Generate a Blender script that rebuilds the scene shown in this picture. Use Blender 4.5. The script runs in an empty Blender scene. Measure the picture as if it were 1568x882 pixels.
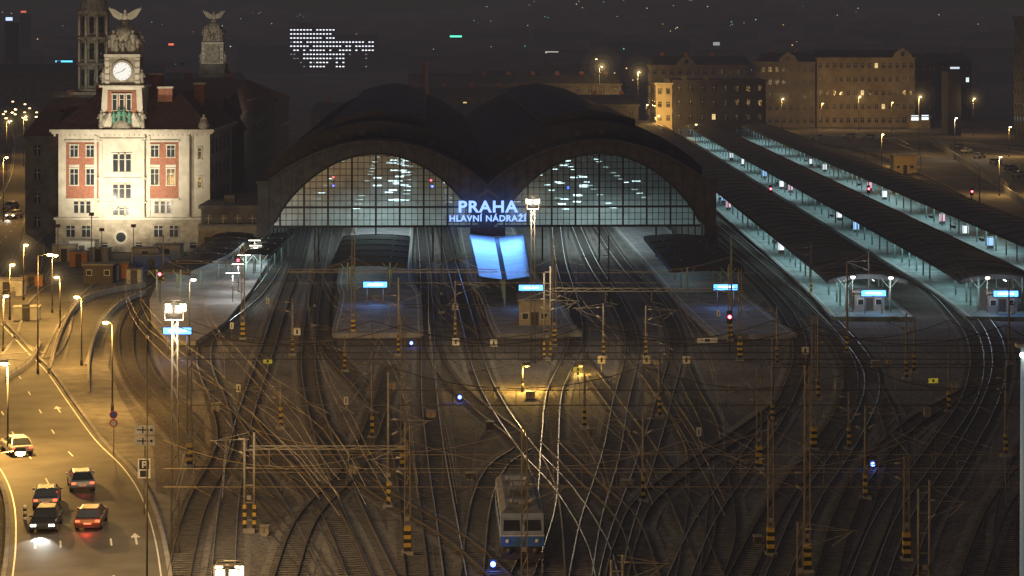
import bpy, math, random
from mathutils import Vector, Matrix
R=random.Random(7)
sc=bpy.context.scene
col=sc.collection
H=34.6; F=3600.0      # camera height (m), lens constant of the survey
def gp(u,v,z=0.0):
    k=(v-44)/(H-z); return ((u-784)/k, F/k)
# ------------------------------------------------------------------ materials
MATS={}
HAZE=(0.0375,0.0325,0.0345)  # haze glow colour mixed into surface materials; there is no air volume
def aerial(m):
    """night haze: a flat glow painted into the surfaces, stronger deeper into the city (depends on world position only)"""
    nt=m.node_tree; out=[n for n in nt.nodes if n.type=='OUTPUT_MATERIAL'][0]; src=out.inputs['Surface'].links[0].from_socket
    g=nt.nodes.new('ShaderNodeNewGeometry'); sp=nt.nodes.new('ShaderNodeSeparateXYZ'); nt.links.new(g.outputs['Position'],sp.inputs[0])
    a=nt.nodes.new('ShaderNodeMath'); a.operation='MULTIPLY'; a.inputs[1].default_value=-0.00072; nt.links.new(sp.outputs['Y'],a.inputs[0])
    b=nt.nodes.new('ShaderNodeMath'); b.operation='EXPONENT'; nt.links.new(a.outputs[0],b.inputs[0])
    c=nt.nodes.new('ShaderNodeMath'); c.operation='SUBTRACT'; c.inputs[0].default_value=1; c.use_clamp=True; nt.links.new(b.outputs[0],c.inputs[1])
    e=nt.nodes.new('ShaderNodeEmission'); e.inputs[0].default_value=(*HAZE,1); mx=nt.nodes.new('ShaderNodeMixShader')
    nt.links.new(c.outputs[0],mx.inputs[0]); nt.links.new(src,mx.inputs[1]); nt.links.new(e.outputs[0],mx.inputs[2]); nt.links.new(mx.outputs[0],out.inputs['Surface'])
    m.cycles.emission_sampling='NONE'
def mat(name,c,rough=0.8,metal=0.0,var=0.25,scale=1.0,em=None,es=0.0,bump=0.0,detail=5,spec=0.3):
    if name in MATS: return MATS[name]
    m=bpy.data.materials.new(name); m.use_nodes=True; nt=m.node_tree; b=nt.nodes['Principled BSDF']
    b.inputs['Roughness'].default_value=rough; b.inputs['Metallic'].default_value=metal
    b.inputs['Specular IOR Level'].default_value=spec
    tc=nt.nodes.new('ShaderNodeTexCoord'); nz=nt.nodes.new('ShaderNodeTexNoise')
    nz.inputs['Scale'].default_value=scale; nz.inputs['Detail'].default_value=detail
    nt.links.new(tc.outputs['Object'],nz.inputs['Vector'])
    r=nt.nodes.new('ShaderNodeValToRGB'); e=r.color_ramp.elements
    e[0].position=0.3; e[1].position=0.7
    e[0].color=(*[x*(1-var) for x in c],1); e[1].color=(*[min(1,x*(1+var)) for x in c],1)
    nt.links.new(nz.outputs['Fac'],r.inputs['Fac']); nt.links.new(r.outputs['Color'],b.inputs['Base Color'])
    if bump>0:
        n2=nt.nodes.new('ShaderNodeTexNoise'); n2.inputs['Scale'].default_value=scale*6; n2.inputs['Detail'].default_value=3
        nt.links.new(tc.outputs['Object'],n2.inputs['Vector'])
        bp=nt.nodes.new('ShaderNodeBump'); bp.inputs['Distance'].default_value=bump
        nt.links.new(n2.outputs['Fac'],bp.inputs['Height']); nt.links.new(bp.outputs['Normal'],b.inputs['Normal'])
    if em:
        b.inputs['Emission Color'].default_value=(*em,1); b.inputs['Emission Strength'].default_value=es
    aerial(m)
    MATS[name]=m; return m
def glow(name,c,s,sample=False):
    m=mat(name,(0.1,0.1,0.1),em=c,es=s,var=0.05)
    if sample: m.cycles.emission_sampling='AUTO'
    return m
M_steel=mat('galvanised_steel',(0.19,0.17,0.14),0.6,0.1,0.3,3)
M_steeld=mat('dark_steel',(0.06,0.055,0.05),0.6,0.2,0.3,3)
M_yel=mat('hazard_yellow',(0.40,0.28,0.05),0.6,0,0.3,4)
M_blk=mat('hazard_black',(0.02,0.02,0.02),0.6,0,0.15,4)
M_white=mat('white_paint',(0.58,0.58,0.56),0.5,0,0.25,2)
M_conc=mat('concrete',(0.22,0.21,0.20),0.9,0,0.25,0.7,bump=0.02)
M_plat=mat('platform_paving',(0.20,0.195,0.205),0.75,0,0.3,0.5)
M_platr=mat('platform_paving_tiled',(0.12,0.16,0.16),0.6,0,0.5,0.35)
M_asph=mat('asphalt',(0.085,0.08,0.070),0.75,0,0.28,0.35,bump=0.01)
M_asph2=mat('side_asphalt',(0.10,0.095,0.085),0.8,0,0.25,0.35,bump=0.01)
M_rail=mat('rail_steel',(0.34,0.34,0.36),0.45,0.85,0.3,0.6)
M_railr=mat('rusty_rail',(0.080,0.064,0.054),0.6,0.4,0.3,0.6)
M_slp=mat('sleeper',(0.14,0.127,0.115),0.9,0,0.4,1.5)
M_glassd=mat('dark_window',(0.03,0.035,0.04),0.12,0,0.2,1,spec=0.6)
M_wire=mat('overhead_wire',(0.22,0.185,0.15),0.6,0.1,0.2,1)
M_wired=mat('span_wire',(0.04,0.035,0.03),0.6,0.1,0.2,1)
M_ins=mat('insulator',(0.30,0.27,0.23),0.3,0,0.2,3)
M_lampS=glow('sodium_lamp',(1,0.70,0.28),18)
M_lampW=glow('white_lamp',(1,0.92,0.70),16)
M_lampC=glow('cool_tube',(0.75,0.98,1.0),8)
M_lampC2=glow('cool_tube_dim',(0.75,1.0,0.97),2.2)
M_bsign=glow('blue_sign',(0.08,0.36,1.0),5.0)
M_letters=glow('sign_letters',(0.22,0.38,1.0),2.6,True)
M_red=glow('red_signal',(1,0.08,0.12),14)
M_blue=glow('blue_signal',(0.08,0.15,1.0),16)
# ------------------------------------------------------------------ mesh builder
class MB:
    def __init__(s): s.v=[];s.f=[];s.m=[];s.mats=[];s.sm=[]
    def mi(s,m):
        if m not in s.mats: s.mats.append(m)
        return s.mats.index(m)
    def add(s,vs,fs,m,smooth=False):
        o=len(s.v); s.v+= [tuple(x) for x in vs]; i=s.mi(m)
        for f in fs: s.f.append(tuple(o+a for a in f)); s.m.append(i); s.sm.append(smooth)
    def box(s,x0,x1,y0,y1,z0,z1,m,top=None):
        vs=[(x0,y0,z0),(x1,y0,z0),(x1,y1,z0),(x0,y1,z0),(x0,y0,z1),(x1,y0,z1),(x1,y1,z1),(x0,y1,z1)]
        s.add(vs,[(0,3,2,1),(0,1,5,4),(1,2,6,5),(2,3,7,6),(3,0,4,7)],m); s.add(vs,[(4,5,6,7)],top or m)
    def frus(s,x0,x1,y0,y1,z0,X0,X1,Y0,Y1,z1,m,top=None):
        vs=[(x0,y0,z0),(x1,y0,z0),(x1,y1,z0),(x0,y1,z0),(X0,Y0,z1),(X1,Y0,z1),(X1,Y1,z1),(X0,Y1,z1)]
        s.add(vs,[(0,3,2,1),(0,1,5,4),(1,2,6,5),(2,3,7,6),(3,0,4,7)],m); s.add(vs,[(4,5,6,7)],top or m)
    def tube(s,p,q,r,m,n=5,r2=None,smooth=True,cap=True):
        p=Vector(p);q=Vector(q);d=q-p
        if d.length<1e-6: return
        d.normalize(); a=Vector((0,0,1)) if abs(d.z)<0.9 else Vector((1,0,0))
        x=d.cross(a).normalized(); y=d.cross(x); r2=r if r2 is None else r2; vs=[]
        for c,rr in((p,r),(q,r2)):
            for i in range(n):
                t=2*math.pi*i/n+0.785; vs.append(c+x*math.cos(t)*rr+y*math.sin(t)*rr)
        fs=[(i,(i+1)%n,n+(i+1)%n,n+i) for i in range(n)]
        if cap: fs+=[tuple(range(n))[::-1],tuple(range(n,2*n))]
        s.add(vs,fs,m,smooth and n>4)
    def lathe(s,cx,cy,prof,m,n=12,smooth=True,sq=1.0,bot=False):
        vs=[];fs=[]
        for r,z in prof:
            for i in range(n):
                t=2*math.pi*(i+0.5)/n; vs.append((cx+r*math.cos(t),cy+r*sq*math.sin(t),z))
        for j in range(len(prof)-1):
            for i in range(n):
                a=j*n+i;b=j*n+(i+1)%n; fs.append((a,b,b+n,a+n))
        fs.append(tuple(range((len(prof)-1)*n,len(prof)*n)))
        if bot: fs.append(tuple(range(n))[::-1])
        s.add(vs,fs,m,smooth)
    def prism(s,poly,z0,z1,m,top=None):
        n=len(poly); vs=[(x,y,z0) for x,y in poly]+[(x,y,z1) for x,y in poly]
        s.add(vs,[(i,(i+1)%n,n+(i+1)%n,n+i) for i in range(n)],m); s.add(vs,[tuple(range(n,2*n))],top or m)
    def xz(s,poly,y0,y1,m):
        n=len(poly); vs=[(x,y0,z) for x,z in poly]+[(x,y1,z) for x,z in poly]
        s.add(vs,[(i,(i+1)%n,n+(i+1)%n,n+i) for i in range(n)]+[tuple(range(n)),tuple(range(n,2*n))[::-1]],m)
    def yz(s,poly,x0,x1,m):
        n=len(poly); vs=[(x0,y,z) for y,z in poly]+[(x1,y,z) for y,z in poly]
        s.add(vs,[(i,(i+1)%n,n+(i+1)%n,n+i) for i in range(n)]+[tuple(range(n)),tuple(range(n,2*n))[::-1]],m)
    def mesh(s,name):
        me=bpy.data.meshes.new(name); me.from_pydata(s.v,[],s.f)
        for m in s.mats: me.materials.append(m)
        me.polygons.foreach_set('material_index',s.m); me.polygons.foreach_set('use_smooth',s.sm); me.update(); return me
    def obj(s,name,loc=(0,0,0),rz=0,parent=None): return inst(name,s.mesh(name),loc,rz,parent)
def inst(name,me,loc=(0,0,0),rz=0,parent=None,scale=None):
    o=bpy.data.objects.new(name,me); col.objects.link(o); o.location=loc; o.rotation_euler=(0,0,rz)
    if scale: o.scale=scale
    if parent: o.parent=parent
    return o
def adopt(o,parent):
    o.parent=parent; o.matrix_parent_inverse=parent.matrix_basis.inverted()
def light(kind,name,loc,energy,c,size=0.3,parent=None,target=None,sy=None,spot=None,blend=0.6):
    l=bpy.data.lights.new(name,kind); l.energy=energy; l.color=c
    if kind=='AREA':
        l.size=size
        if sy: l.shape='RECTANGLE'; l.size_y=sy
    elif kind=='SUN': l.angle=size
    else: l.shadow_soft_size=size
    if kind=='SPOT': l.spot_size=spot; l.spot_blend=blend
    o=bpy.data.objects.new(name,l); col.objects.link(o)
    if parent: adopt(o,parent)
    o.location=loc
    if target is not None: o.rotation_euler=(Vector(target)-Vector(loc)).to_track_quat('-Z','Y').to_euler()
    return o
SOD=(1,0.54,0.13); WARM=(1,0.76,0.42); COOL=(0.62,0.96,1.0)
VM={}
def vmat(name,c,s):
    if name in VM: return VM[name]
    m=bpy.data.materials.new(name); m.use_nodes=True; nt=m.node_tree; nt.nodes.clear(); o=nt.nodes.new('ShaderNodeOutputMaterial'); e=nt.nodes.new('ShaderNodeEmission')
    e.inputs[0].default_value=(*c,1); e.inputs[1].default_value=s; nt.links.new(e.outputs[0],o.inputs['Volume'])
    try: m.cycles.emission_sampling='NONE'
    except Exception: pass
    VM[name]=m; return m
MM={}
def ball(mb,x,y,z,r,m,sz=1.0): mb.lathe(x,y,[(r*math.sin(math.pi*j/10),z-r*sz*math.cos(math.pi*j/10)) for j in range(1,10)],m,20,True,bot=True)
def halo(parent,x,y,z,c,cn,r=1.0,s=1.0):  # self-glowing shells imitating bloom and lit air around lamps and signs
    key=(cn,r,s)
    if key not in MM:
        mb=MB()
        for i,(rr,L) in enumerate(((.5,.30),(.95,.085),(1.6,.035),(2.6,.014))):
            rr*=r; ball(mb,0,0,0,rr,vmat('glow_halo_%s_%g_%g_%d'%(cn,r,s,i),c,L*s/(2*rr)))
        MM[key]=mb.mesh('glow_halo')
    o=inst('glow_halo',MM[key],(x,y,z)); adopt(o,parent); o.location=(x,y,z)
def crom(P,step=1.5):
    P=[Vector(p) for p in P]; P=[2*P[0]-P[1]]+P+[2*P[-1]-P[-2]]; out=[]
    for i in range(1,len(P)-2):
        a,b,c,d=P[i-1:i+3]; n=max(2,int((c-b).length/step))
        for j in range(n):
            t=j/n; out.append(0.5*((2*b)+(c-a)*t+(2*a-5*b+4*c-d)*t*t+(3*b-a-3*c+d)*t**3))
    out.append(P[-2]); return out
def offset(path,d):
    o=[]
    for i,p in enumerate(path):
        t=(path[min(i+1,len(path)-1)]-path[max(i-1,0)]); t=Vector((t.x,t.y)).normalized()
        o.append(Vector((p.x+t.y*d,p.y-t.x*d)))
    return o
def ribbon(mb,path,d0,d1,z,m,h=None):
    a=offset(path,d0);b=offset(path,d1);n=len(a)
    if h is None:
        mb.add([(p.x,p.y,z) for p in a]+[(p.x,p.y,z) for p in b],[(i,i+1,n+i+1,n+i) for i in range(n-1)],m)
    else:
        vs=[(p.x,p.y,z) for p in a]+[(p.x,p.y,z) for p in b]+[(p.x,p.y,z+h) for p in a]+[(p.x,p.y,z+h) for p in b]
        fs=[]
        for i in range(n-1):
            fs+=[(2*n+i,2*n+i+1,3*n+i+1,3*n+i),(i,i+1,2*n+i+1,2*n+i),(n+i,3*n+i,3*n+i+1,n+i+1)]
        fs+=[(0,2*n,3*n,n),(n-1,2*n-1,4*n-1,3*n-1)]
        mb.add(vs,fs,m)
# ------------------------------------------------------------------ camera, world
cam=bpy.data.cameras.new('camera'); co=bpy.data.objects.new('camera',cam); col.objects.link(co)
co.location=(0,0,H); co.rotation_euler=(math.radians(90),0,0)
cam.sensor_width=36; cam.lens=F/1568*36; cam.shift_y=-397/1568; cam.clip_end=9000; cam.clip_start=1
sc.camera=co
sc.view_settings.view_transform='Standard'; sc.view_settings.look='None'; sc.view_settings.exposure=0
w=bpy.data.worlds.new('World'); sc.world=w; w.use_nodes=True; nt=w.node_tree
bg=nt.nodes['Background']; sky=nt.nodes.new('ShaderNodeTexSky'); sky.sky_type='NISHITA'; sky.sun_disc=False
sky.sun_elevation=math.radians(55); sky.sun_rotation=math.radians(200)
nt.links.new(sky.outputs[0],bg.inputs[0]); bg.inputs[1].default_value=0.0012
bg2=nt.nodes.new('ShaderNodeBackground'); bg2.inputs[0].default_value=(0.027,0.0235,0.025,1); bg2.inputs[1].default_value=1
ad=nt.nodes.new('ShaderNodeAddShader'); nt.links.new(bg.outputs[0],ad.inputs[0]); nt.links.new(bg2.outputs[0],ad.inputs[1])
nt.links.new(ad.outputs[0],nt.nodes['World Output'].inputs['Surface'])
light('SUN','night_fill_sun',(0,0,300),0.21,(1,0.88,0.81),math.radians(40),target=(40,110,0))  # added sun lamp as warm fill, standing in for city sky glow
# ------------------------------------------------------------------ ground
gm=bpy.data.materials.new('ground_ballast'); gm.use_nodes=True; nt=gm.node_tree; b=nt.nodes['Principled BSDF']; b.inputs['Roughness'].default_value=0.95; b.inputs['Specular IOR Level'].default_value=0.1
tc=nt.nodes.new('ShaderNodeTexCoord')
def nz(s,d): 
    n=nt.nodes.new('ShaderNodeTexNoise'); n.inputs['Scale'].default_value=s; n.inputs['Detail'].default_value=d; n.inputs['Roughness'].default_value=0.7; nt.links.new(tc.outputs['Object'],n.inputs['Vector']); return n
def rmp(n,p0,c0,p1,c1):
    r=nt.nodes.new('ShaderNodeValToRGB'); r.color_ramp.elements[0].position=p0; r.color_ramp.elements[1].position=p1
    r.color_ramp.elements[0].color=(*c0,1); r.color_ramp.elements[1].color=(*c1,1); nt.links.new(n.outputs['Fac'],r.inputs['Fac']); return r
r1=rmp(nz(0.06,6),0.38,(0.092,0.083,0.078),0.62,(0.175,0.160,0.148)); r2=rmp(nz(2.6,5),0.35,(0.5,0.5,0.5),0.68,(1.3,1.28,1.26))
mx=nt.nodes.new('ShaderNodeMix'); mx.data_type='RGBA'; mx.blend_type='MULTIPLY'; mx.inputs['Factor'].default_value=1
nt.links.new(r1.outputs[0],mx.inputs['A']); nt.links.new(r2.outputs[0],mx.inputs['B']); nt.links.new(mx.outputs['Result'],b.inputs['Base Color'])
bp=nt.nodes.new('ShaderNodeBump'); bp.inputs['Distance'].default_value=0.10; nt.links.new(nz(3,4).outputs['Fac'],bp.inputs['Height']); nt.links.new(bp.outputs['Normal'],b.inputs['Normal'])
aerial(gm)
def terr(x,y):
    if y<950: return 0
    t=min(1,(y-950)/2200); t=t*t*(3-2*t)
    return t*(46+14*math.sin(x/310+1)+9*math.sin(x/120)+5*math.sin(x/53+y/200))+ (6*math.sin(x/90)*t)
xs=[-2400+60*i for i in range(81)]; ys=[-50,100,300,500,700,850,950]+[1000+75*i for i in range(46)]
mb=MB(); mb.add([(x,y,terr(x,y)) for y in ys for x in xs],[(j*81+i,j*81+i+1,(j+1)*81+i+1,(j+1)*81+i) for j in range(len(ys)-1) for i in range(80)],gm,True); mb.obj('ground')
# ------------------------------------------------------------------ tracks
bal=mat('track_ballast',(0.135,0.123,0.115),0.95,0,0.4,2.2,bump=0.08)
T=[
 ([(300,385),(240,435),(203,480),(192,520),(205,575),(262,650),(345,730),(425,810),(490,900)],0),
 ([(270,430),(228,475),(214,520),(228,575),(285,640),(372,730),(450,820),(520,930)],0),
 ([(447,340),(433,390),(395,450),(330,505),(312,545),(328,600),(385,680),(450,770),(520,900)],1),
 ([(470,340),(455,400),(430,470),(408,540),(375,640),(352,760),(340,900)],1),
 ([(505,340),(493,400),(478,480),(472,560),(492,660),(540,780),(600,910)],1),
 ([(515,345),(500,430),(497,520),(560,600),(590,640),(620,720),(640,900)],0),
 ([(643,330),(650,400),(655,500),(657,600),(668,700),(684,800),(700,910)],1),
 ([(674,330),(690,400),(712,480),(740,580),(800,680),(862,750),(912,830),(935,910)],1),
 ([(650,480),(672,560),(735,625),(800,680),(838,760),(850,910)],0),
 ([(800,690),(760,720),(735,780),(720,910)],0),
 ([(850,330),(858,400),(878,470),(880,530),(850,600),(842,680),(835,780),(790,910)],1),
 ([(875,330),(905,400),(945,465),(968,530),(950,620),(935,700),(905,800),(885,910)],1),
 ([(905,330),(950,400),(1008,465),(1035,530),(1015,620),(985,720),(950,820),(930,910)],1),
 ([(1035,540),(1060,600),(1085,650),(1100,730),(1110,820),(1080,910)],0),
 ([(968,540),(1010,600),(1060,680),(1070,760),(1050,910)],0),
 ([(880,540),(925,600),(985,680),(1035,760),(1080,860),(1110,930)],0),
 ([(1088,365),(1150,420),(1205,480),(1225,540),(1200,620),(1135,720),(1080,800),(1030,910)],1),
 ([(1098,340),(1175,405),(1250,470),(1318,545),(1335,600),(1300,680),(1240,770),(1180,910)],1),
 ([(1090,345),(1160,407),(1232,475),(1292,545),(1300,610),(1262,680),(1195,770),(1120,910)],0),
 ([(1145,260),(1250,325),(1400,425),(1470,490),(1495,540),(1485,610),(1425,700),(1360,790),(1310,910)],1),
 ([(1180,262),(1290,330),(1430,425),(1505,490),(1530,550),(1515,620),(1460,720),(1410,800),(1370,910)],1),
 ([(1335,590),(1360,640),(1372,700),(1350,790),(1300,910)],0),
 ([(1485,600),(1400,650),(1330,720),(1290,800),(1260,910)],0),
 ([(1260,255),(1400,320),(1568,420),(1640,500),(1650,570),(1600,680),(1530,780),(1480,910)],0),
 ([(1600,640),(1560,720),(1540,800),(1540,910)],0),
 ([(375,640),(420,700),(500,780),(560,910)],0),
 ([(492,660),(560,740),(700,830),(790,910)],0),
 ([(330,600),(345,680),(300,780),(270,900)],0),
 ([(840,680),(900,740),(960,800),(1000,910)],0),
 ([(1200,620),(1130,670),(1000,760),(960,830),(940,910)],0),
 ([(600,560),(575,640),(540,720),(470,800),(430,910)],0),
 ([(1250,220),(1330,235),(1450,290),(1568,370),(1700,470)],0),
]
tracks=[]
for i,(pts,shiny) in enumerate(T):
    path=crom([gp(*p) for p in pts],1.6); tracks.append(path)
    mb=MB(); zb=0.006+0.003*i
    ribbon(mb,path,-1.7,1.7,zb,bal)
    acc=0
    for j in range(len(path)-1):
        a,b2=path[j],path[j+1]; L=(b2-a).length
        while acc<L:
            p=a.lerp(b2,acc/L); t=(b2-a).normalized(); nn=Vector((t.y,-t.x)); q=[p+nn*1.25+t*.13,p-nn*1.25+t*.13,p-nn*1.25-t*.13,p+nn*1.25-t*.13]
            z=zb+0.05+0.0006*i
            mb.add([(c.x,c.y,z) for c in q]+[(c.x,c.y,zb-0.002) for c in q],[(0,1,2,3),(2,3,7,6)],M_slp); acc+=0.65
        acc-=L
    rm=M_rail if shiny else M_railr
    for s in(-1,1):
        ribbon(mb,path,s*0.7175-0.055,s*0.7175+0.055,zb+0.052,M_railr,0.13+0.0011*i)
        ribbon(mb,path,s*0.7175-0.036,s*0.7175+0.036,zb+0.052+0.134+0.0011*i,rm)
    mb.obj('railway_track')
mb=MB()
for i,path in enumerate(tracks):
    st=path[::6]+[path[-1]]
    if i%3==2 and i>8: continue
    for j in range(len(st)-1):
        a,b2=st[j],st[j+1]; zz=0.4*math.cos(j*math.pi/3.2)**2
        zz2=0.4*math.cos((j+1)*math.pi/3.2)**2
        mb.tube((a.x,a.y,5.5),(b2.x,b2.y,5.5),0.016,M_wire,3,cap=False)
        mb.tube((a.x,a.y,6.3+zz),(b2.x,b2.y,6.3+zz2),0.014,M_wire,3,cap=False)
mb.obj('overhead_contact_wires')
# ------------------------------------------------------------------ masts
def hazard(mb,w,z0=0.3,z1=1.9,x=0,y=0):
    n=6
    for i in range(n):
        a=z0+(z1-z0)*i/n; mb.box(x-w,x+w,y-w,y+w,a,a+(z1-z0)/n,M_yel if i%2 else M_blk)
def mast(u,vb,vt,kind='lattice',arms=1,haz=True,m=None):
    x,y=gp(u,vb); k=(vb-44)/H; h=(vb-vt)/k; m=m or M_steel; mb=MB()
    mb.box(-0.4,0.4,-0.4,0.4,0,0.28,M_conc)
    if kind=='lattice':
        w=0.20
        for sx in(-1,1):
            for sy in(-1,1): mb.tube((sx*w,sy*w,0.3),(sx*w*.7,sy*w*.7,h),0.045,m,4)
        n=int(h/0.8)
        for i in range(n):
            z0=0.3+(h-.3)*i/n; z1=0.3+(h-.3)*(i+1)/n; s=1 if i%2 else -1
            mb.tube((-s*w*.9,-w*.9,z0),(s*w*.9,-w*.9,z1),0.025,m,3); mb.tube((-s*w*.9,w*.9,z0),(s*w*.9,w*.9,z1),0.025,m,3)
            mb.tube((-w*.9,-s*w*.9,z0),(-w*.9,s*w*.9,z1),0.025,m,3); mb.tube((w*.9,-s*w*.9,z0),(w*.9,s*w*.9,z1),0.025,m,3)
        if haz: hazard(mb,w+0.04)
    elif kind=='double':
        for s in(-0.33,0.33):
            mb.tube((s,0,0.3),(s,0,h*(1 if s>0 else .93)),0.09,m,6)
        for i in range(int(h/1.2)): mb.box(-0.3,0.3,-0.03,0.03,0.8+i*1.2,0.88+i*1.2,m)
        if haz: hazard(mb,0.12,x=-0.33); hazard(mb,0.12,x=0.33)
    else:
        mb.tube((0,0,0.3),(0,0,h),0.13,m,8,0.08)
        if haz: hazard(mb,0.145)
    for a in range(arms):
        s=1 if (a+int(u))%2 else -1; L=2.6+R.random(); z=min(h-0.4,6.4)-0.1*a
        mb.tube((0,0,z),(s*L,0,z-0.1),0.03,m,4); mb.tube((0,0,z+0.9 if z+.9<h else h),(s*L*.8,0,z-.05),0.02,m,3)
        mb.tube((0,0,z-1.2),(s*L*.9,0,z-.15),0.025,m,4); mb.tube((s*L*.9,0,z-.15),(s*L*.55,0,z-1.0),0.022,m,3); mb.tube((s*.25,0,z-1.1),(s*.7,0,z-.85),0.075,M_ins,6)
        mb.tube((s*.3,0,z),(s*.75,0,z),0.065,M_ins,6)
    mb.box(-0.15,0.15,-0.36,-0.33,2.3,2.6,M_conc); mb.box(-0.03,0.03,-0.34,0,2.4,2.5,m)
    mb.obj('catenary_mast',(x,y,0))
for a in [(372,520,375),(541,515,350),(448,545,457,'tube'),(528,570,515,'tube'),(697,520,430,'tube'),(617,720,485),(624,850,648),(595,778,570,'tube'),
 (570,672,540,'tube'),(430,657,585,'tube'),(290,716,540),(382,815,662,'double'),(838,552,408,'double',2),(849,530,365,'lattice',1),(895,657,570,'tube'),
 (924,548,465,'tube'),(989,548,468,'tube'),(985,770,632,'tube',2),(1118,522,405),(1133,552,412),(1183,652,515,'tube'),(1253,612,480,'tube'),
 (1246,690,480),(1388,582,480,'tube'),(1400,572,485,'tube'),(1453,632,530,'tube'),(1325,766,620,'tube',2),(1162,720,560),(1180,852,640),
 (1236,878,560),(1415,930,735,'double',1),(1388,860,700),(803,900,655,'lattice',1,False),(1297,542,400,'tube'),(1242,455,372,'tube'),(1540,700,560,'tube'),
 (250,440,360,'tube'),(945,960,850,'double'),(1120,520,360,'tube'),(482,500,350,'tube',1,False,M_steeld),(932,470,360,'tube',1,False,M_steeld),(676,480,350,'tube',1,False,M_steeld),
 (610,545,425,'tube'),(1010,640,540,'tube'),(1225,935,800,'lattice'),(1300,690,600,'tube'),
 (1030,385,330,'tube',1,False,M_steeld),(1190,560,470,'tube'),(1330,480,380,'tube',1,False),(1545,560,430,'tube',1,False),
 (1325,262,205,'tube',1,False),(1410,300,235,'tube',1,False),(1500,330,255,'tube',1,False),(1250,245,195,'tube',1,False)]:
    mast(*a)
def truss(u1,u2,vb,z,m=M_steel,d=0.5):
    x1,y=gp(u1,vb); x2,yy=gp(u2,vb); A=Vector((x1,y,z)); B=Vector((x2,yy,z)); mb=MB(); n=max(3,int((B-A).length/1.2)); up=Vector((0,0,d))
    mb.tube(A,B,0.045,m,4); mb.tube(A+up,B+up,0.045,m,4)
    for i in range(n):
        p=A.lerp(B,i/n); q=A.lerp(B,(i+1)/n); mb.tube(p if i%2 else p+up,q+up if i%2 else q,0.022,m,3)
    for i in range(1,n,4):
        p=A.lerp(B,i/n); mb.tube(p,p-Vector((0,0,1.1)),0.03,m,4); mb.tube(p-Vector((0,0,1.1)),p-Vector((-1.3,0,1.4)),0.02,m,3)
    mb.obj('catenary_gantry_beam')
truss(382,624,820,5.9,d=0.22); truss(440,762,516,7.3,d=0.3); truss(838,1140,548,7.0,d=0.32); truss(1183,1540,690,6.8,M_steeld,0.3)
truss(270,372,520,8.5,M_steeld,0.3); truss(617,770,600,8.0,M_steeld,d=0.3)
def span(us,vb,z,m=M_wired,r=0.03):
    pts=[gp(u,vb) for u in us]; mb=MB()
    for (a,b2) in zip(pts[:-1],pts[1:]):
        n=8
        for i in range(n):
            p=[a[0]+(b2[0]-a[0])*t/n for t in(i,i+1)]; q=a[1]
            sg=[1.6*(2*(t/n)-1)**2 for t in(i,i+1)]
            for zz in((z,z),(z-1.1,z-1.1),(z+0.1+sg[0],z+0.1+sg[1])):
                mb.tube((p[0],q,zz[0]),(p[1],q,zz[1]),r,m,3,cap=False)
            mb.tube((p[1],q,z-1.1),(p[1],q,z+sg[1]),r*.6,m,3,cap=False)
            mb.tube((p[1],q,z-1.1),(p[1]+1.1,q,z-1.7),r*.7,M_wire,3,cap=False)
    mb.obj('span_wires')
span([262,617,900,1246,1540,1700],690,8.6,r=.04); span([290,595,985,1325,1600],772,8.3,r=.035); span([290,570,895,1183,1453,1640],655,7.6,r=.035); span([382,803,1180,1400,1660],880,7.6,M_wire,0.016)
span([250,372,541,697,849,1118,1297,1400,1545],530,8.0,M_wire,0.016); span([430,617,838,1010,1300,1500],625,7.2,M_wire,0.016); span([250,624,1050,1388,1700],930,8.3,M_wire,0.016)
mb=MB()
for i in range(46):
    u=R.uniform(380,1540); v=R.uniform(560,880); x,y=gp(u,v); L=R.uniform(3,9); a=R.uniform(0.9,2.2); z0=R.uniform(5.3,6.8)
    mb.tube((x,y,z0),(x+L*math.cos(a),y+L*math.sin(a)*1.5,z0+R.uniform(-.7,.7)),0.014,M_wire,3,cap=False)
mb.obj('tension_wires')
# ------------------------------------------------------------------ lamps
def flood_mast(u,vb,vt,c=WARM,e=9000,m=M_lampW,rz=0,mi=True):
    x,y=gp(u,vb); k=(vb-44)/H; h=(vb-vt)/k; mb=MB(); w=0.26; S=M_steeld
    for sx in(-1,1):
        for sy in(-1,1): mb.tube((sx*w,sy*w,0),(sx*w*.6,sy*w*.6,h-1),0.038,S,4)
    n=int(h/0.9)
    for i in range(n):
        z0=(h-1)*i/n; z1=(h-1)*(i+1)/n; s=1 if i%2 else -1; q=.8
        for sy in(-1,1): mb.tube((-s*w*q,sy*w*q,z0),(s*w*q,sy*w*q,z1),0.022,S,3); mb.tube((sy*w*q,-s*w*q,z0),(sy*w*q,s*w*q,z1),0.022,S,3)
    mb.box(-0.6,0.6,-0.45,0.45,h-1,h-.93,S)
    for s in(-.6,.6): mb.tube((s,-.45,h-.9),(s,-.45,h+.2),.025,S,4); mb.tube((s,.45,h-.9),(s,.45,h+.2),.025,S,4)
    mb.tube((-.6,-.45,h+.2),(.6,-.45,h+.2),.025,S,4); mb.tube((-.6,.45,h+.2),(.6,.45,h+.2),.025,S,4)
    for (a,b2) in((-.32,-.55),(.32,-.55),(-.5,.25),(.5,.25)):
        mb.box(a-.24,a+.24,b2-.12,b2+.12,h-.5,h+.05,M_blk); mb.box(a-.19,a+.19,b2-.15,b2-.125,h-.45,h+.0,m)
    o=mb.obj('floodlight_mast',(x,y,0),rz)
    light('POINT','floodlight',(x,y-1.2,h-1.6),e,c,0.4,o)
    if mi: halo(o,x,y-.4,h-.3,(1,.82,.5),'warm',1.0,1.0)
flood_mast(816,556,305,e=9000,c=(1,0.80,0.52)); flood_mast(268,850,466,e=8000,c=(1,0.76,0.45)); flood_mast(350,1150,868,e=6000,c=(1,.66,.28),mi=False)
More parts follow.
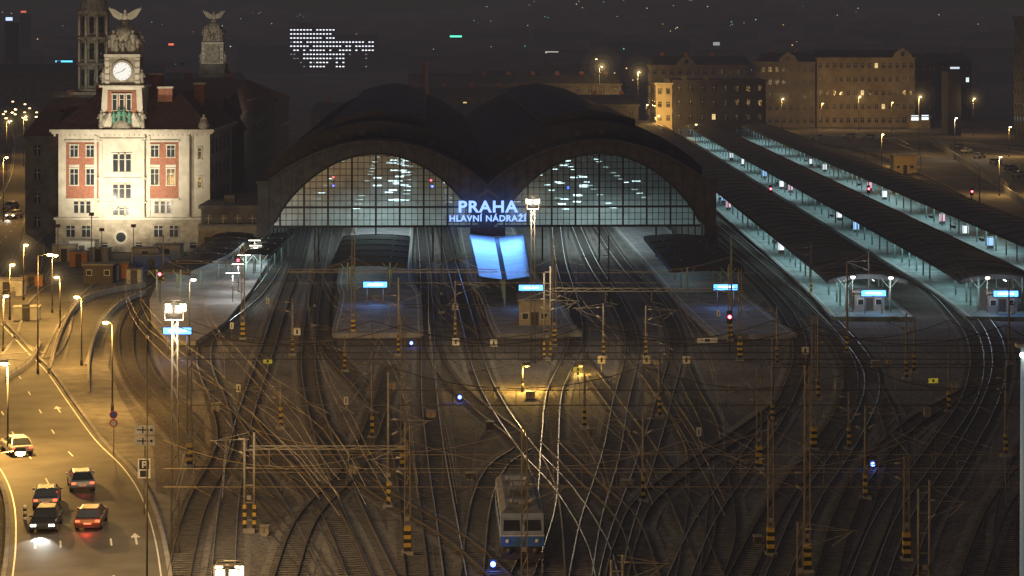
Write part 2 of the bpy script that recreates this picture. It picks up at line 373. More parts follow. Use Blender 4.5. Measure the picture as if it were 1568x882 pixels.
def lampmesh(h,arm,m):
    mb=MB(); mb.tube((0,0,0),(0,0,h),0.09,M_steeld,8,0.05); mb.tube((0,0,0),(0,0,0.8),0.14,M_steeld,8)
    mb.tube((0,0,h-.1),(arm,0,h+.25),0.04,M_steeld,5); mb.frus(arm-.35,arm+.35,-.16,.16,h+.16,arm-.3,arm+.3,-.1,.1,h+.34,M_steeld)
    mb.lathe(arm,0,[(0.10,h-.10),(0.28,h-.03),(0.30,h+.08),(0.2,h+.155)],m,10)
    return mb
lm={}
def lamp(u,vb,vt,arm=1.0,e=6000,c=SOD,m=M_lampS,rz=0,mr=0,ms=1.0):
    x,y=gp(u,vb); k=(vb-44)/H; h=round((vb-vt)/k*2)/2
    key=(h,arm,m.name)
    if key not in lm: lm[key]=lampmesh(h,arm,m).mesh('street_lamp')
    o=inst('street_lamp',lm[key],(x,y,0),rz)
    lx,ly=x+arm*math.cos(rz),y+arm*math.sin(rz)
    if e>=700: light('POINT','lamp_light',(lx,ly,h-.3),e,c,0.3,o)
    if mr: halo(o,lx,ly,h,(1,.68,.26),'amber',mr,ms)
lamp(800,600,556,0.4,5000,(1,0.57,0.10),M_steel); lamp(885,575,556,0.3,1200,(1,0.62,0.12),M_steel)
lamp(172,630,497,-.6,7500,mr=.9); lamp(125,560,458,-.5,6000,mr=.9); lamp(12,700,561,-.3,20000,mr=.9); lamp(92,505,422,-.4,5000,mr=.9); lamp(58,575,390,1.2,4500); lamp(36,460,373,.3,4500,mr=.9); lamp(15,490,403,.3,5000,mr=.9); lamp(5,540,452,.3,8000)
lamp(80,480,393,.4,4500); lamp(222,1250,900,-.6,16000); lamp(-35,960,700,2.5,17000); lamp(290,545,430,.4,900,WARM,M_lampW)
for (u,vb,vt,e) in [(10,262,187,8000),(15,250,172,0),(36,255,178,7000),(52,238,178,0),(92,205,156,8000),(86,215,165,0),(62,238,192,6000),(32,212,180,0),(75,200,160,0),(40,300,215,9000),(5,340,240,9000),(55,275,200,0),(20,225,168,0),(100,190,150,0)]:
    lamp(u,vb,vt,.6,e,mr=1.5 if u in(10,36,92) else 0,ms=.8)
for (u,vb,vt,e,a,mr_) in [(918,192,102,16000,.8,3.0),(912,190,90,0,.3,0),(977,214,111,14000,.3,2.2),(1197,202,152,5500,.4,1.6),(1315,200,148,7500,.4,1.6),(1407,238,149,11000,.4,1.7),(1490,208,150,8000,.4,1.5),(1258,199,158,4000,.4,0),(1365,200,158,3500,.4,0),
   (932,188,160,0,.3,0),(945,190,158,1500,.3,0),(955,192,152,0,.3,0),(968,190,155,1500,.3,0),(940,200,175,0,.3,0),(990,205,160,2500,.3,0),(1003,212,180,3500,.3,0),(1065,225,190,0,.2,0),(703,160,148,0,.2,0),(722,150,133,0,.2,0),
   (1545,240,196,8000,.4,0),(1530,300,240,9000,.3,0),(1350,255,205,7000,.3,0)]:
    lamp(u,vb,vt,a,e,(1,0.60,0.18),M_lampS,mr=mr_,ms=.85)
lamp(1462,245,180,.4,4500,(1,.85,.6),M_lampW)
# ------------------------------------------------------------------ train hall
HR=math.radians(2.05); hall=bpy.data.objects.new('train_hall',None); col.objects.link(hall); hall.location=(-3.6,350,0); hall.rotation_euler=(0,0,HR)
A=16.65; LEN=212
M_roof=mat('hall_roof_metal',(0.034,0.036,0.054),0.55,0.1,0.4,0.25)
M_inner=mat('hall_inner_vault',(0.20,0.21,0.21),0.9,0,0.3,0.3)
M_arch=mat('arch_stone_steel',(0.07,0.068,0.07),0.8,0,0.3,0.8)
M_mull=mat('mullion',(0.04,0.045,0.045),0.6,0.2,0.2,2)
gl=bpy.data.materials.new('hall_glass'); gl.use_nodes=True; nt=gl.node_tree; nt.nodes.clear()
o_=nt.nodes.new('ShaderNodeOutputMaterial'); t_=nt.nodes.new('ShaderNodeBsdfTransparent'); d_=nt.nodes.new('ShaderNodeBsdfTranslucent'); g_=nt.nodes.new('ShaderNodeBsdfGlossy'); m1=nt.nodes.new('ShaderNodeMixShader'); m2=nt.nodes.new('ShaderNodeMixShader')
t_.inputs[0].default_value=(0.72,0.82,0.82,1); d_.inputs[0].default_value=(0.72,0.80,0.80,1); g_.inputs['Roughness'].default_value=0.2
tc=nt.nodes.new('ShaderNodeTexCoord'); n_=nt.nodes.new('ShaderNodeTexNoise'); n_.inputs['Scale'].default_value=0.5; mr=nt.nodes.new('ShaderNodeMapRange'); mr.inputs['To Min'].default_value=0.25; mr.inputs['To Max'].default_value=0.8
nt.links.new(tc.outputs['Object'],n_.inputs['Vector']); nt.links.new(n_.outputs['Fac'],mr.inputs['Value']); nt.links.new(mr.outputs[0],m1.inputs[0])
nt.links.new(t_.outputs[0],m1.inputs[1]); nt.links.new(d_.outputs[0],m1.inputs[2]); m2.inputs[0].default_value=0.06; nt.links.new(m1.outputs[0],m2.inputs[1]); nt.links.new(g_.outputs[0],m2.inputs[2]); nt.links.new(m2.outputs[0],o_.inputs['Surface'])
def zo(t,e,c,p=0.95): return e+(c-e)*max(0,1-t*t)**p
def roof(y0,y1,e,c,name,lantern=False):
    mb=MB(); N=28
    for cx in(-A,A):
        xs=[-A+2*A*i/N for i in range(N+1)]
        def ring(y,d=0): return [(cx+x,y,zo(x/A,e,c)+d) for x in xs]
        r0=ring(y0);r1=ring(y1);s0=ring(y0,-.35);s1=ring(y1,-.35);n=N+1
        mb.add(r0+r1,[(i,i+1,n+i+1,n+i) for i in range(N)],M_roof,True)
        mb.add(s0+s1,[(i,n+i,n+i+1,i+1) for i in range(N)],M_inner,True)
        mb.add(r0+s0,[(i,n+i,n+i+1,i+1) for i in range(N)],M_roof); mb.add(r1+s1,[(i,i+1,n+i+1,n+i) for i in range(N)],M_roof)
        if lantern: # gable fill between the low front bay and the high roof
            for i in range(N):
                a,b2=xs[i],xs[i+1]
                mb.add([(cx+a,y0-.05,zo(a/A,11.2,17.8)-.5),(cx+b2,y0-.05,zo(b2/A,11.2,17.8)-.5),(cx+b2,y0-.05,zo(b2/A,e,c)-.02),(cx+a,y0-.05,zo(a/A,e,c)-.02)],[(0,1,2,3)],M_roof)
                mb.add([(cx+a,y1-.05,8),(cx+b2,y1-.05,8),(cx+b2,y1-.05,zo(b2/A,e,c)-.02),(cx+a,y1-.05,zo(a/A,e,c)-.02)],[(0,1,2,3)],M_roof)
                if i%3==0 and 2<i<N-3: mb.box(cx+a-.5,cx+a+.5,y0-.5,y0-.1,zo(a/A,11.2,17.8)+.4,zo(a/A,11.2,17.8)+1.3,M_arch)
        y=y0+3
        while y<y1:
            for i in range(N):
                x0,x1=xs[i],xs[i+1]
                mb.tube((cx+x0,y,zo(x0/A,e,c)+.05),(cx+x1,y,zo(x1/A,e,c)+.05),0.13,M_roof,4,cap=False)
                if lantern: mb.tube((cx+x0,y,zo(x0/A,e,c)-.6),(cx+x1,y,zo(x1/A,e,c)-.6),0.2,M_mull,4,cap=False)
            y+=9.5
        if lantern:
            ya=y0+8;yb=y1-6; wd=7.2
            zz=zo(wd/A,e,c)
            poly=[(cx-wd,zz-.2),(cx-wd,zz+1.2),(cx-wd*.45,c+1.0),(cx,c+1.5),(cx+wd*.45,c+1.0),(cx+wd,zz+1.2),(cx+wd,zz-.2)]
            mb.xz(poly,ya,yb,M_roof)
            y=ya+2
            while y<yb:
                for s in(-1,1): mb.box(cx+s*wd-.06,cx+s*wd+.06,y,y+3.2,zz+.25,zz+.95,M_glassd)
                y+=4.75
    mb.obj(name,parent=hall)
roof(1.0,13.0,11.2,17.8,'front_roof'); roof(13.2,LEN,13.4,20.3,'main_roof',True)
mb=MB()
for x in(-2*A,2*A):
    mb.box(x-.25,x+.25,1.0,LEN,0,11.1,M_arch)
    mb.box(x-.24,x+.24,13.2,LEN,11.1,13.3,M_roof)
mb.box(-.5,.5,1.2,13.1,10.6,11.1,M_roof); mb.box(-.5,.5,13.2,LEN,12.7,13.3,M_roof)
y=8
while y<LEN:
    for s in(-1,1): mb.box(s*2*A-.45,s*2*A+.45,y,y+.7,0,10.8,M_arch)
    mb.tube((0,y,0),(0,y,11 if y<14 else 13),.25,M_mull,6); y+=9.5
def glassz(x): 
    t=x/15.2
    return 5.2+10.8*max(0,1-t*t)**0.8 if abs(t)<1 else 5.2
e,c=11.2,17.8
for cx in(-A,A):
    N=40; xs=[-A+2*A*i/N for i in range(N+1)]
    for i in range(N):
        a,b2=xs[i],xs[i+1]; y0,y1=0.0,1.0
        mb.add([(cx+a,y0,glassz(a)),(cx+b2,y0,glassz(b2)),(cx+b2,y0,zo(b2/A,e,c)+.1),(cx+a,y0,zo(a/A,e,c)+.1),
                (cx+a,y1,glassz(a)),(cx+b2,y1,glassz(b2)),(cx+b2,y1,zo(b2/A,e,c)+.1),(cx+a,y1,zo(a/A,e,c)+.1)],[(0,1,2,3),(5,4,7,6),(3,2,6,7),(0,4,5,1)],M_arch)
        mb.tube((cx+a,-.1,zo(a/A,e,c)+.05),(cx+b2,-.1,zo(b2/A,e,c)+.05),.26,M_arch,5,cap=False)
        if abs(a)<15.3 and abs(b2)<15.3: mb.tube((cx+a,-.05,glassz(a)),(cx+b2,-.05,glassz(b2)),.16,M_mull,5,cap=False)
        if i%2: mb.box(cx+a-.06,cx+a+.06,-.08,-.003,glassz(a)+.3,zo(a/A,e,c)-.4,M_mull)
    n=34; gx=[-15.1+30.2*i/n for i in range(n+1)]
    for i in range(n):
        mb.add([(cx+gx[i],.5,5.2),(cx+gx[i+1],.5,5.2),(cx+gx[i+1],.5,glassz(gx[i+1])),(cx+gx[i],.5,glassz(gx[i]))],[(0,1,2,3)],gl)
    for i in range(1,n): 
        w_=.14 if i%4==1 else .045
        mb.box(cx+gx[i]-w_,cx+gx[i]+w_,.3,.45,5.2,glassz(gx[i])+.1,M_mull)
    z=5.2; j=0
    while z<16:
        wx=15.2*math.sqrt(max(0,1-((z-5.2)/10.8)**(1/0.8))); w_=.16 if j in(0,3) else .04
        if wx>0: mb.box(cx-wx,cx+wx,.27,.46,z-w_,z+w_,M_mull)
        z+=0.95; j+=1
for x in(-2*A,0,2*A): mb.box(x-1.0,x+1.0,-.3,1.1,0,5.3,M_arch)
for x in(-2*A,2*A): mb.box(x-.8,x+.8,-.4,1.1,5.3,11.6,M_arch); mb.box(x-1.1,x+1.1,-.6,1.3,11.6,12.0,M_arch)
for cx in(-A,A):
    for x in(-8.5,0,8.5): mb.box(cx+x-.12,cx+x+.12,.2,.5,0,5.2,M_mull)
for x in(-27,-20,-12.5,-5.5,5.5,12.5,20,27):
    y=12+R.uniform(0,8)
    while y<LEN-5:
        m=M_lampC if R.random()<.45 else M_lampC2
        if R.random()<.8:
            mb.box(x-.55,x+.55,y,y+.2,6.6,6.7,m); mb.box(x-.03,x+.03,y+.1,y+.15,6.7,12,M_mull)
        y+=R.choice([9.5,9.5,14,19])
for (cx,nn,xa) in((-A+2,46,1.2),(A-1,30,2.4)):
    for i in range(nn): 
        xx=cx+R.gauss(0,xa); yy=R.uniform(30,200); zz=R.uniform(5,11); mb.box(xx-.7,xx+.7,yy,yy+.3,zz,zz+.18,M_lampC); mb.box(xx-.03,xx+.03,yy+.1,yy+.15,zz+.18,13,M_mull)
mb.obj('hall_structure',parent=hall)
for cx in(-A,A):
    for y in(22,85,155):
        l=light('AREA','hall_light',(0,0,0),6200 if y<30 else 4600,(.74,.97,.97),8,sy=44); l.parent=hall; l.location=(cx,y+6,10.6)
# station name sign
sg=bpy.data.objects.new('station_name_sign',None); col.objects.link(sg); sg.location=(-3.6,348.2,0); sg.rotation_euler=(0,0,HR)
def text(body,size,z,w,h_,name,off=.035):
    c=bpy.data.curves.new(name,'FONT'); c.body=body; c.size=size; c.extrude=0.08; c.align_x='CENTER'; c.offset=off; c.space_character=1.12
    c.materials.append(M_letters); o=bpy.data.objects.new(name,c); col.objects.link(o); o.parent=sg; o.rotation_euler=(math.radians(90),0,0); o.location=(0,0,z)
    bpy.context.view_layer.update(); d=o.dimensions; o.scale=(w/max(d.x,.1),h_/max(d.y,.1),1); return o
text('PRAHA',2.2,7.45,8.8,1.75,'letters_praha',.06); text('HLAVNÍ NÁDRAŽÍ',1.3,6.1,11.4,1.15,'letters_hlavni_nadrazi',.03)
mb=MB()
mb.box(-6.2,6.2,.15,.25,5.85,5.95,M_steeld); mb.box(-6.2,6.2,.15,.25,7.2,7.3,M_steeld)
for x in(-6,-3,0,3,6): mb.box(x-.06,x+.06,.16,.26,5.3,8.9,M_steeld)
mb.xz([(-1.9,9.5),(0,10.9),(1.9,9.5),(1.5,9.5),(0,10.5),(-1.5,9.5)],0,.3,M_conc)
mb.box(-2.6,2.6,-.3,.6,3.9,5.2,M_steeld); mb.obj('sign_frame',parent=sg)
light('AREA','sign_glow',(-3.4,347.0,7.4),1500,(0.12,0.36,1.0),9,sg,target=(-2,325,3.5),sy=2)
for dx in(-3.6,0,3.6): halo(sg,-3.6+dx,347.6,7.6,(.12,.30,1),'blue',2.2,.55)
# ------------------------------------------------------------------ platforms
M_edge=mat('platform_edge_line',(0.40,0.40,0.37),0.7,0,0.3,2)
def platform(P,w,name='station_platform',m=None):
    path=crom(P,4); mb=MB(); m=m or M_plat; ribbon(mb,path,-w/2,w/2,0,m,0.55); ribbon(mb,path,-w/2+.35,-w/2+.55,.554,M_edge); ribbon(mb,path,w/2-.55,w/2-.35,.554,M_edge)
    ribbon(mb,path,-w/2-.06,-w/2+.2,.42,M_conc,.16); ribbon(mb,path,w/2-.2,w/2+.06,.42,M_conc,.16); return mb.obj(name)
platform([(-27.5,560),(-19.9,346),(-16.8,300),(-15.4,270),(-15.0,263)],10.2)
platform([(-10,560),(-2.3,346),(.8,300),(2.3,272),(3.0,263)],9.6)
platform([(17,560),(23.8,346),(25.2,300),(26.6,270),(27.2,262)],9.2)
platform([(43.2,760),(43.2,500),(43.2,320),(42.6,278)],9.6,m=M_platr); platform([(59.5,760),(59.5,500),(59.5,320),(58.6,278)],9.6,m=M_platr); platform([(77,780),(77,500),(77,300)],9.6,m=M_platr)
mb=MB(); P1=[gp(*p) for p in [(332,350),(425,350),(415,400),(385,450),(345,500),(300,530),(258,528),(232,495),(229,465),(245,432),(285,395)]]
mb.prism(P1[::-1],0,.55,M_conc,mat('platform_one_paving',(0.26,0.24,0.25),0.8,0,0.25,0.4)); mb.obj('station_platform')
M_can=mat('canopy_roof',(0.04,0.04,0.045),0.6,0.1,0.35,0.5)
M_canA=mat('long_canopy_roof',(0.085,0.086,0.090),0.8,0,0.4,0.35)
M_wet=mat('wet_canopy_roof',(0.32,0.35,0.42),0.30,0.7,0.35,0.6)
M_col=mat('canopy_column',(0.26,0.38,0.36),0.6,0,0.15,1)
def canopy(P,w,m,tubes=True,name='platform_canopy',light_e=0,peak=.7,zc=4.2,step=8):
    path=crom(P,step); mb=MB(); n=len(path); N=8
    prof=[(-w/2+w*i/N, zc+peak*(1-(2*i/N-1)**2)) for i in range(N+1)]
    offs=[offset(path,p[0]) for p in prof]; vs=[];
    for j in range(n):
        for i in range(N+1): vs.append((offs[i][j].x,offs[i][j].y,prof[i][1]))
    L=N+1; fs=[(j*L+i,j*L+i+1,(j+1)*L+i+1,(j+1)*L+i) for j in range(n-1) for i in range(N)]
    mb.add(vs,fs,m,True); mb.add([(a,b,c-.14) for a,b,c in vs],[f[::-1] for f in fs],M_steeld)
    for s in(0,N): ribbon(mb,path,prof[s][0]-.08,prof[s][0]+.08,zc-.45,m,.52)
    for row in(0,n-1):
        e=vs[row*L:(row+1)*L]; mb.add(e+[(a,b,c-.5) for a,b,c in e],[(i,i+1,L+i+1,L+i) for i in range(N)],m)
    c1=offset(path,-w*.28); c2=offset(path,w*.28)
    for j in range(n):
        for c in(c1,c2):
            mb.tube((c[j].x,c[j].y,.5),(c[j].x,c[j].y,zc+.3),.13,M_col,6)
            mb.tube((c[j].x,c[j].y,zc-1),(c[j].x+1,c[j].y,zc+.2),.06,M_col,4); mb.tube((c[j].x,c[j].y,zc-1),(c[j].x-1,c[j].y,zc+.2),.06,M_col,4)
        ribs=vs[j*L:(j+1)*L]
        for i in range(N): 
            a,b2=ribs[i],ribs[i+1]; mb.tube((a[0],a[1],a[2]+.04),(b2[0],b2[1],b2[2]+.04),.08,M_can,4,cap=False)
        if tubes and j<n-1:
            for ci,c in enumerate((c1,c2)):
                x=(c[j].x+c[j+1].x)/2-(1.6 if ci==0 else 0);y=(c[j].y+c[j+1].y)/2; mb.box(x-.06,x+.06,y-.7,y+.7,zc-.32,zc-.24,M_lampC if R.random()<.6 else M_lampC2)
    o=mb.obj(name)
    if light_e:
        j=0
        while j<n-1:
            k=min(j+6,n-1); p=(path[j]+path[k])/2; L_=(path[k]-path[j]).length
            light('AREA','canopy_light',(p.x-w*.18,p.y,zc-.5),light_e*R.uniform(.65,1.25)*L_/48,COOL,w*.5,o,sy=L_*.7,target=(p.x-w*.18,p.y+0.001,0)) ; j=k
    return o
canopy([(43.2,760),(43.2,500),(43.2,320),(43.0,284)],9.4,M_canA,light_e=1250)
canopy([(59.5,760),(59.5,500),(59.5,320),(59,284)],9.4,M_canA,light_e=1250)
canopy([(77,780),(77,500),(77,300)],9.4,M_canA,light_e=1250)
canopy([(-20,347),(-18.6,306)],9.8,M_can,light_e=300,peak=.3,zc=3.9); canopy([(24.2,347),(25.0,300)],9.4,M_can,light_e=300,peak=.3,zc=3.9)
M_vb=glow('machine_front_blue',(.3,.55,1),1.6); M_vp=glow('machine_front_pink',(1,.55,.7),1.2); M_vw=glow('poster_white',(.85,.93,1),1.6)
def mach(x,y,m,name='vending_machine'):
    mb=MB(); mb.box(-.45,.45,-.4,.4,0,1.85,M_steel); mb.box(-.38,.38,-.43,-.403,.5,1.7,m); mb.box(-.47,-.452,-.33,.33,.45,1.75,m); mb.box(-.3,.3,-.44,-.405,.2,.35,M_blk); mb.obj(name,(x,y,.56))
def bench(x,y):
    mb=MB()
    for i in range(3): mb.box(-.25+i*.17,-.12+i*.17,-1.2,1.2,.42,.46,M_steel)
    for i in range(2): mb.box(.27,.31,-1.2,1.2,.6+i*.2,.72+i*.2,M_steel)
    for s in(-1,1): mb.box(-.25,.3,s*.9-.04,s*.9+.04,0,.42,M_steeld); mb.box(.24,.28,s*.9-.04,s*.9+.04,.42,.95,M_steeld)
    mb.obj('bench',(x,y,.56))
for xc in(43.2,59.5,77):
    for i in range(7):
        y=R.uniform(310,640); mach(xc-R.uniform(1.2,3),y,R.choice([M_vb,M_vp,M_vw,M_vw]),R.choice(['vending_machine','timetable_case'])); bench(xc-1.5,y+R.uniform(8,20))
mb=MB()
for s in(-1,1):
    a0=(-2.3,347.2);a1=(-.9,288); w0,w1=(4.0,3.2)
    mb.add([(a0[0]+s*.32,a0[1],3.9),(a0[0]+s*w0,a0[1],4.3),(a1[0]+s*w1,a1[1],4.3),(a1[0]+s*.32,a1[1],3.9)],[(0,1,2,3)],M_wet)
    mb.add([(a0[0]+s*.25,a0[1],3.8),(a0[0]+s*w0,a0[1],4.2),(a1[0]+s*w1,a1[1],4.2),(a1[0]+s*.25,a1[1],3.8)],[(0,1,2,3)],M_col)
    mb.tube((a0[0]+s*w0,a0[1],4.27),(a1[0]+s*w1,a1[1],4.27),.12,M_can,4)
mb.add([(-2.62,347.2,3.86),(-1.98,347.2,3.86),(-.58,288,3.86),(-1.22,288,3.86)],[(0,1,2,3)],M_can)
for i in range(8):
    t=i/7; x=-2.3+1.4*t; y=346-57*t; mb.tube((x,y,.5),(x,y,3.8),.15,M_col,6)
mb.obj('platform_canopy')
canopy([(-41.5,352),(-41.5,320),(-43.5,298)],5.5,M_can,light_e=300,peak=.3,zc=3.8)
canopy([(-34.5,352),(-35,318)],3.5,M_can,light_e=900,peak=.2,zc=3.8)
for (x,y) in [(-36,330),(-36,316),(-35.4,304),(-34.8,293),(-37,338)]:
    mb=MB(); mb.tube((0,0,.5),(0,0,4.2),.06,M_steel,6); mb.box(-.9,.9,-.12,.12,4.2,4.3,M_steeld); mb.box(-.85,.85,-.1,.1,4.14,4.196,M_lampW); o=mb.obj('platform_lamp',(x,y,0)); light('POINT','lamp_light',(x,y,3.9),900,(.9,1,.95),.3,o)
def bsign(x,y,z=3.0,w=2.9):
    mb=MB(); mb.tube((-w*.35,0,.5),(-w*.35,0,z-.4),.07,M_steel,6); mb.tube((w*.35,0,.5),(w*.35,0,z-.4),.07,M_steel,6)
    mb.box(-w/2-.08,w/2+.08,-.14,.14,z-.42,z+.42,M_steeld); mb.box(-w/2,w/2,-.17,-.143,z-.33,z+.33,M_bsign)
    mb.box(-w*.33,w*.33,-.185,-.173,z-.1,z+.12,glow('sign_text',(.75,.88,1),3)); o=mb.obj('platform_display_sign',(x,y,0)); light('POINT','sign_light',(x,y-1.0,z),260,(.15,.38,1),.4,o)
for s in((-16.9,290.5),(2.3,287),(26.1,287.5),(43.2,281),(58.9,280.5),(-35,246)): bsign(*s)
for (x,y,z) in((41,283,4.6),(45.4,282,4.6),(57,282,4.6)):
    mb=MB(); mb.tube((0,0,.5),(0,0,z),.05,M_steel,6); mb.box(-.3,.3,-.2,.1,z,z+.25,M_steeld); mb.box(-.25,.25,-.24,-.203,z+.03,z+.22,M_lampW); o=mb.obj('platform_lamp',(x,y,0)); light('POINT','lamp_light',(x,y-1,z),450,(.85,.95,1),.3,o)
M_hut=mat('hut_render',(0.34,0.29,0.22),0.85,0,0.2,1)
def hut(x,y,w,d,h,m=M_hut,rz=0,name='relay_hut'):
    mb=MB(); mb.box(-w/2,w/2,0,d,0,h,m); mb.box(-w/2-.2,w/2+.2,-.2,d+.2,h,h+.18,M_conc); mb.box(-.45,.45,-.05,-.003,0,2.05,M_steeld)
    for s in(-1,1): mb.box(s*w*.3-.4,s*w*.3+.4,-.06,-.003,1.2,2.0,M_white); mb.box(s*w*.3-.33,s*w*.3+.33,-.09,-.063,1.27,1.93,M_glassd)
    mb.obj(name,(x,y,0),rz)
hut(2.6,270,3.6,8,3.2)
hut(43.2,284,3.6,5,2.7,M_conc,name='platform_kiosk'); hut(59,283,3.6,5,2.7,M_conc,name='platform_kiosk')
hut(*gp(1386,266),5.5,5,4.2,mat('yellow_render',(0.55,0.42,0.18),0.8,0,.15,1)); light('POINT','hut_lamp',(*gp(1375,272),5),2200,SOD,.3)
hut(-56,318,4,3,2.6,M_steeld)
def cabinet(u,v,w=.9,h=1.2,m=None,name='relay_cabinet'):
    x,y=gp(u,v); mb=MB(); mb.box(-w/2,w/2,-.25,.25,.1,h,m or M_hut); mb.box(-w/2-.04,w/2+.04,-.3,.3,h,h+.06,M_steel); mb.box(-w/2+.1,w/2-.1,-.3,.3,0,.1,M_conc); mb.box(-.02,.02,-.27,-.255,.2,h-.1,M_blk); mb.obj(name,(x,y,0))
for p in [(455,512),(530,495),(573,515),(330,632),(540,728),(660,640),(720,735),(812,610),(905,672),(1005,560),(1090,523),(1285,598),(1460,600),(1362,560),(1265,640),(960,745),(600,600),(1160,835),(1420,640),(750,660),(1120,600),(1340,565),(405,820)]:
    cabinet(p[0],p[1],R.uniform(.4,1.0),R.uniform(.4,.9),R.choice([M_hut,M_steeld,M_conc,M_steel]))
M_yelS=glow('lit_yellow_board',(1,.75,.05),.3)
def board(u,v,m=M_white,w=.75,h=.75,zb=1.2,name='track_number_board'):
    x,y=gp(u,v); mb=MB(); mb.tube((0,0,0),(0,0,zb+h),.04,M_steel,5); mb.box(-w/2,w/2,-.07,-.045,zb,zb+h,m); mb.box(-w*.12,w*.12,-.082,-.073,zb+h*.2,zb+h*.8,M_blk); mb.obj(name,(x,y,0))
for p in [(455,530),(698,546),(756,548),(921,575),(990,575),(1051,575),(697,490),(1233,560)]: board(*p)
for p in [(885,588),(410,575),(1429,606)]: board(*p,m=M_yelS,w=.9,h=.45)
board(1083,533,M_white,2.2,.5,.6)
for p in [(355,520),(410,480),(365,620),(530,640),(1100,500),(1070,690)]: board(*p,w=.4,h=.7)
def signal(u,vb,vt,m,name='railway_signal'):
    x,y=gp(u,vb); k=(vb-44)/H; h=(vb-vt)/k; mb=MB(); mb.tube((0,0,0),(0,0,h),.07,M_steeld,6); mb.box(-.28,.28,-.1,.12,h-.9,h+.5,M_blk)
    for i in range(3):
        z=h-.55+i*.42; mb.tube((0,-.1,z),(0,-.26,z),.12,M_blk,8); 
    mb.tube((0,-.262,h-.13),(0,-.3,h-.13),.20,m,10); mb.obj(name,(x,y,0))
for a in [(365,445,397,M_red),(245,470,418,M_red),(1180,330,288,M_red),(1330,330,288,M_red),(1117,540,483,M_red),(511,360,283,M_blue),(511,352,270,M_red),(660,360,275,M_red),(662,372,284,M_blue),(870,365,286,M_blue),(1488,330,292,M_red)]: signal(*a)
for (u,v,m) in [(704,607,M_blue),(630,523,M_blue),(755,866,M_blue),(1336,711,M_blue)]:
    x,y=gp(u,v+9); mb=MB(); mb.box(-.2,.2,-.15,.15,0,.75,M_blk); mb.tube((0,-.151,.5),(0,-.24,.5),.17,m,10); mb.box(-.25,.25,-.2,.2,.75,.8,M_blk); o=mb.obj('dwarf_signal',(x,y,0)); light('POINT','signal_light',(x,y-.5,.6),30,(.1,.2,1),.1,o)
# ------------------------------------------------------------------ electric locomotive
def railcar(u,v):
    x,y=gp(u,v); mb=MB(); bl=mat('loco_blue',(0.045,0.14,0.42),.45,0,.15,1); cr=mat('loco_grey',(0.24,0.28,0.34),.5,0,.2,1); gr=mat('loco_roof',(0.12,0.12,0.125),.75,0,.35,2)
    L=13; W=1.38
    mb.box(-W+.1,W-.1,.2,L-.2,.75,1.15,M_steeld)
    side=[(0,1.15),(0,1.95),(.35,2.9),(.6,3.15),(L-.6,3.15),(L-.35,2.9),(L,1.95),(L,1.15)]
    mb.yz(side,-W,W,cr); mb.box(-W-.012,W+.012,-.012,L+.012,1.14,1.80,bl); mb.box(-W-.02,W+.02,-.02,L+.02,1.80,1.86,M_white)
    mb.frus(-W+.02,W-.02,.6,L-.6,3.152,-W+.35,W-.35,.8,L-.8,3.5,gr)
    for s in(-.68,.68): mb.add([(s-.55,.06,2.12),(s+.55,.06,2.12),(s+.5,.29,2.78),(s-.5,.29,2.78)],[(0,1,2,3)],M_glassd)
    for i in range(5): mb.box(W,W+.03,1.6+i*2.1,2.6+i*2.1,2.1,2.7,M_glassd); mb.box(-W-.03,-W,1.6+i*2.1,2.6+i*2.1,2.1,2.7,M_glassd)
    for s in(-.95,.95): mb.tube((s,-.02,1.5),(s,-.1,1.5),.13,M_white,10); mb.tube((s*.9,0,.95),(s*.9,-.5,.95),.09,M_steeld,6); mb.tube((s*.9,-.5,.95),(s*.9,-.56,.95),.22,M_steeld,10)
    mb.box(-W,W,-.1,.1,.35,.75,M_steeld)
    for yy in(1.6,3.9,L-3.9,L-1.6):
        for s in(-.75,.75): mb.tube((s-.07,yy,.62),(s+.07,yy,.62),.46,M_steeld,14)
    for yy in(2.6,L-2.8):
        mb.box(-.8,.8,yy-.7,yy+.7,3.52,3.6,M_steel)
        for s in(-.6,.6): mb.tube((s,yy-.6,3.6),(s*.7,yy+.8,4.25),.03,M_steel,4); mb.tube((s*.7,yy+.8,4.25),(s,yy-.1,4.9),.03,M_steel,4); mb.tube((s,yy-.6,3.5),(s,yy-.6,3.75),.09,M_ins,6)
        mb.tube((-.85,yy-.1,4.9),(.85,yy-.1,4.9),.04,M_steel,4)
    mb.box(-.7,.7,4.6,6.2,3.5,3.85,gr); mb.box(-.5,.5,6.8,8.2,3.5,3.75,M_steel); mb.box(-.2,.2,.9,1.3,3.5,3.7,M_steel)
    mb.obj('electric_locomotive',(x,y,.25),math.radians(2))
railcar(800,870)
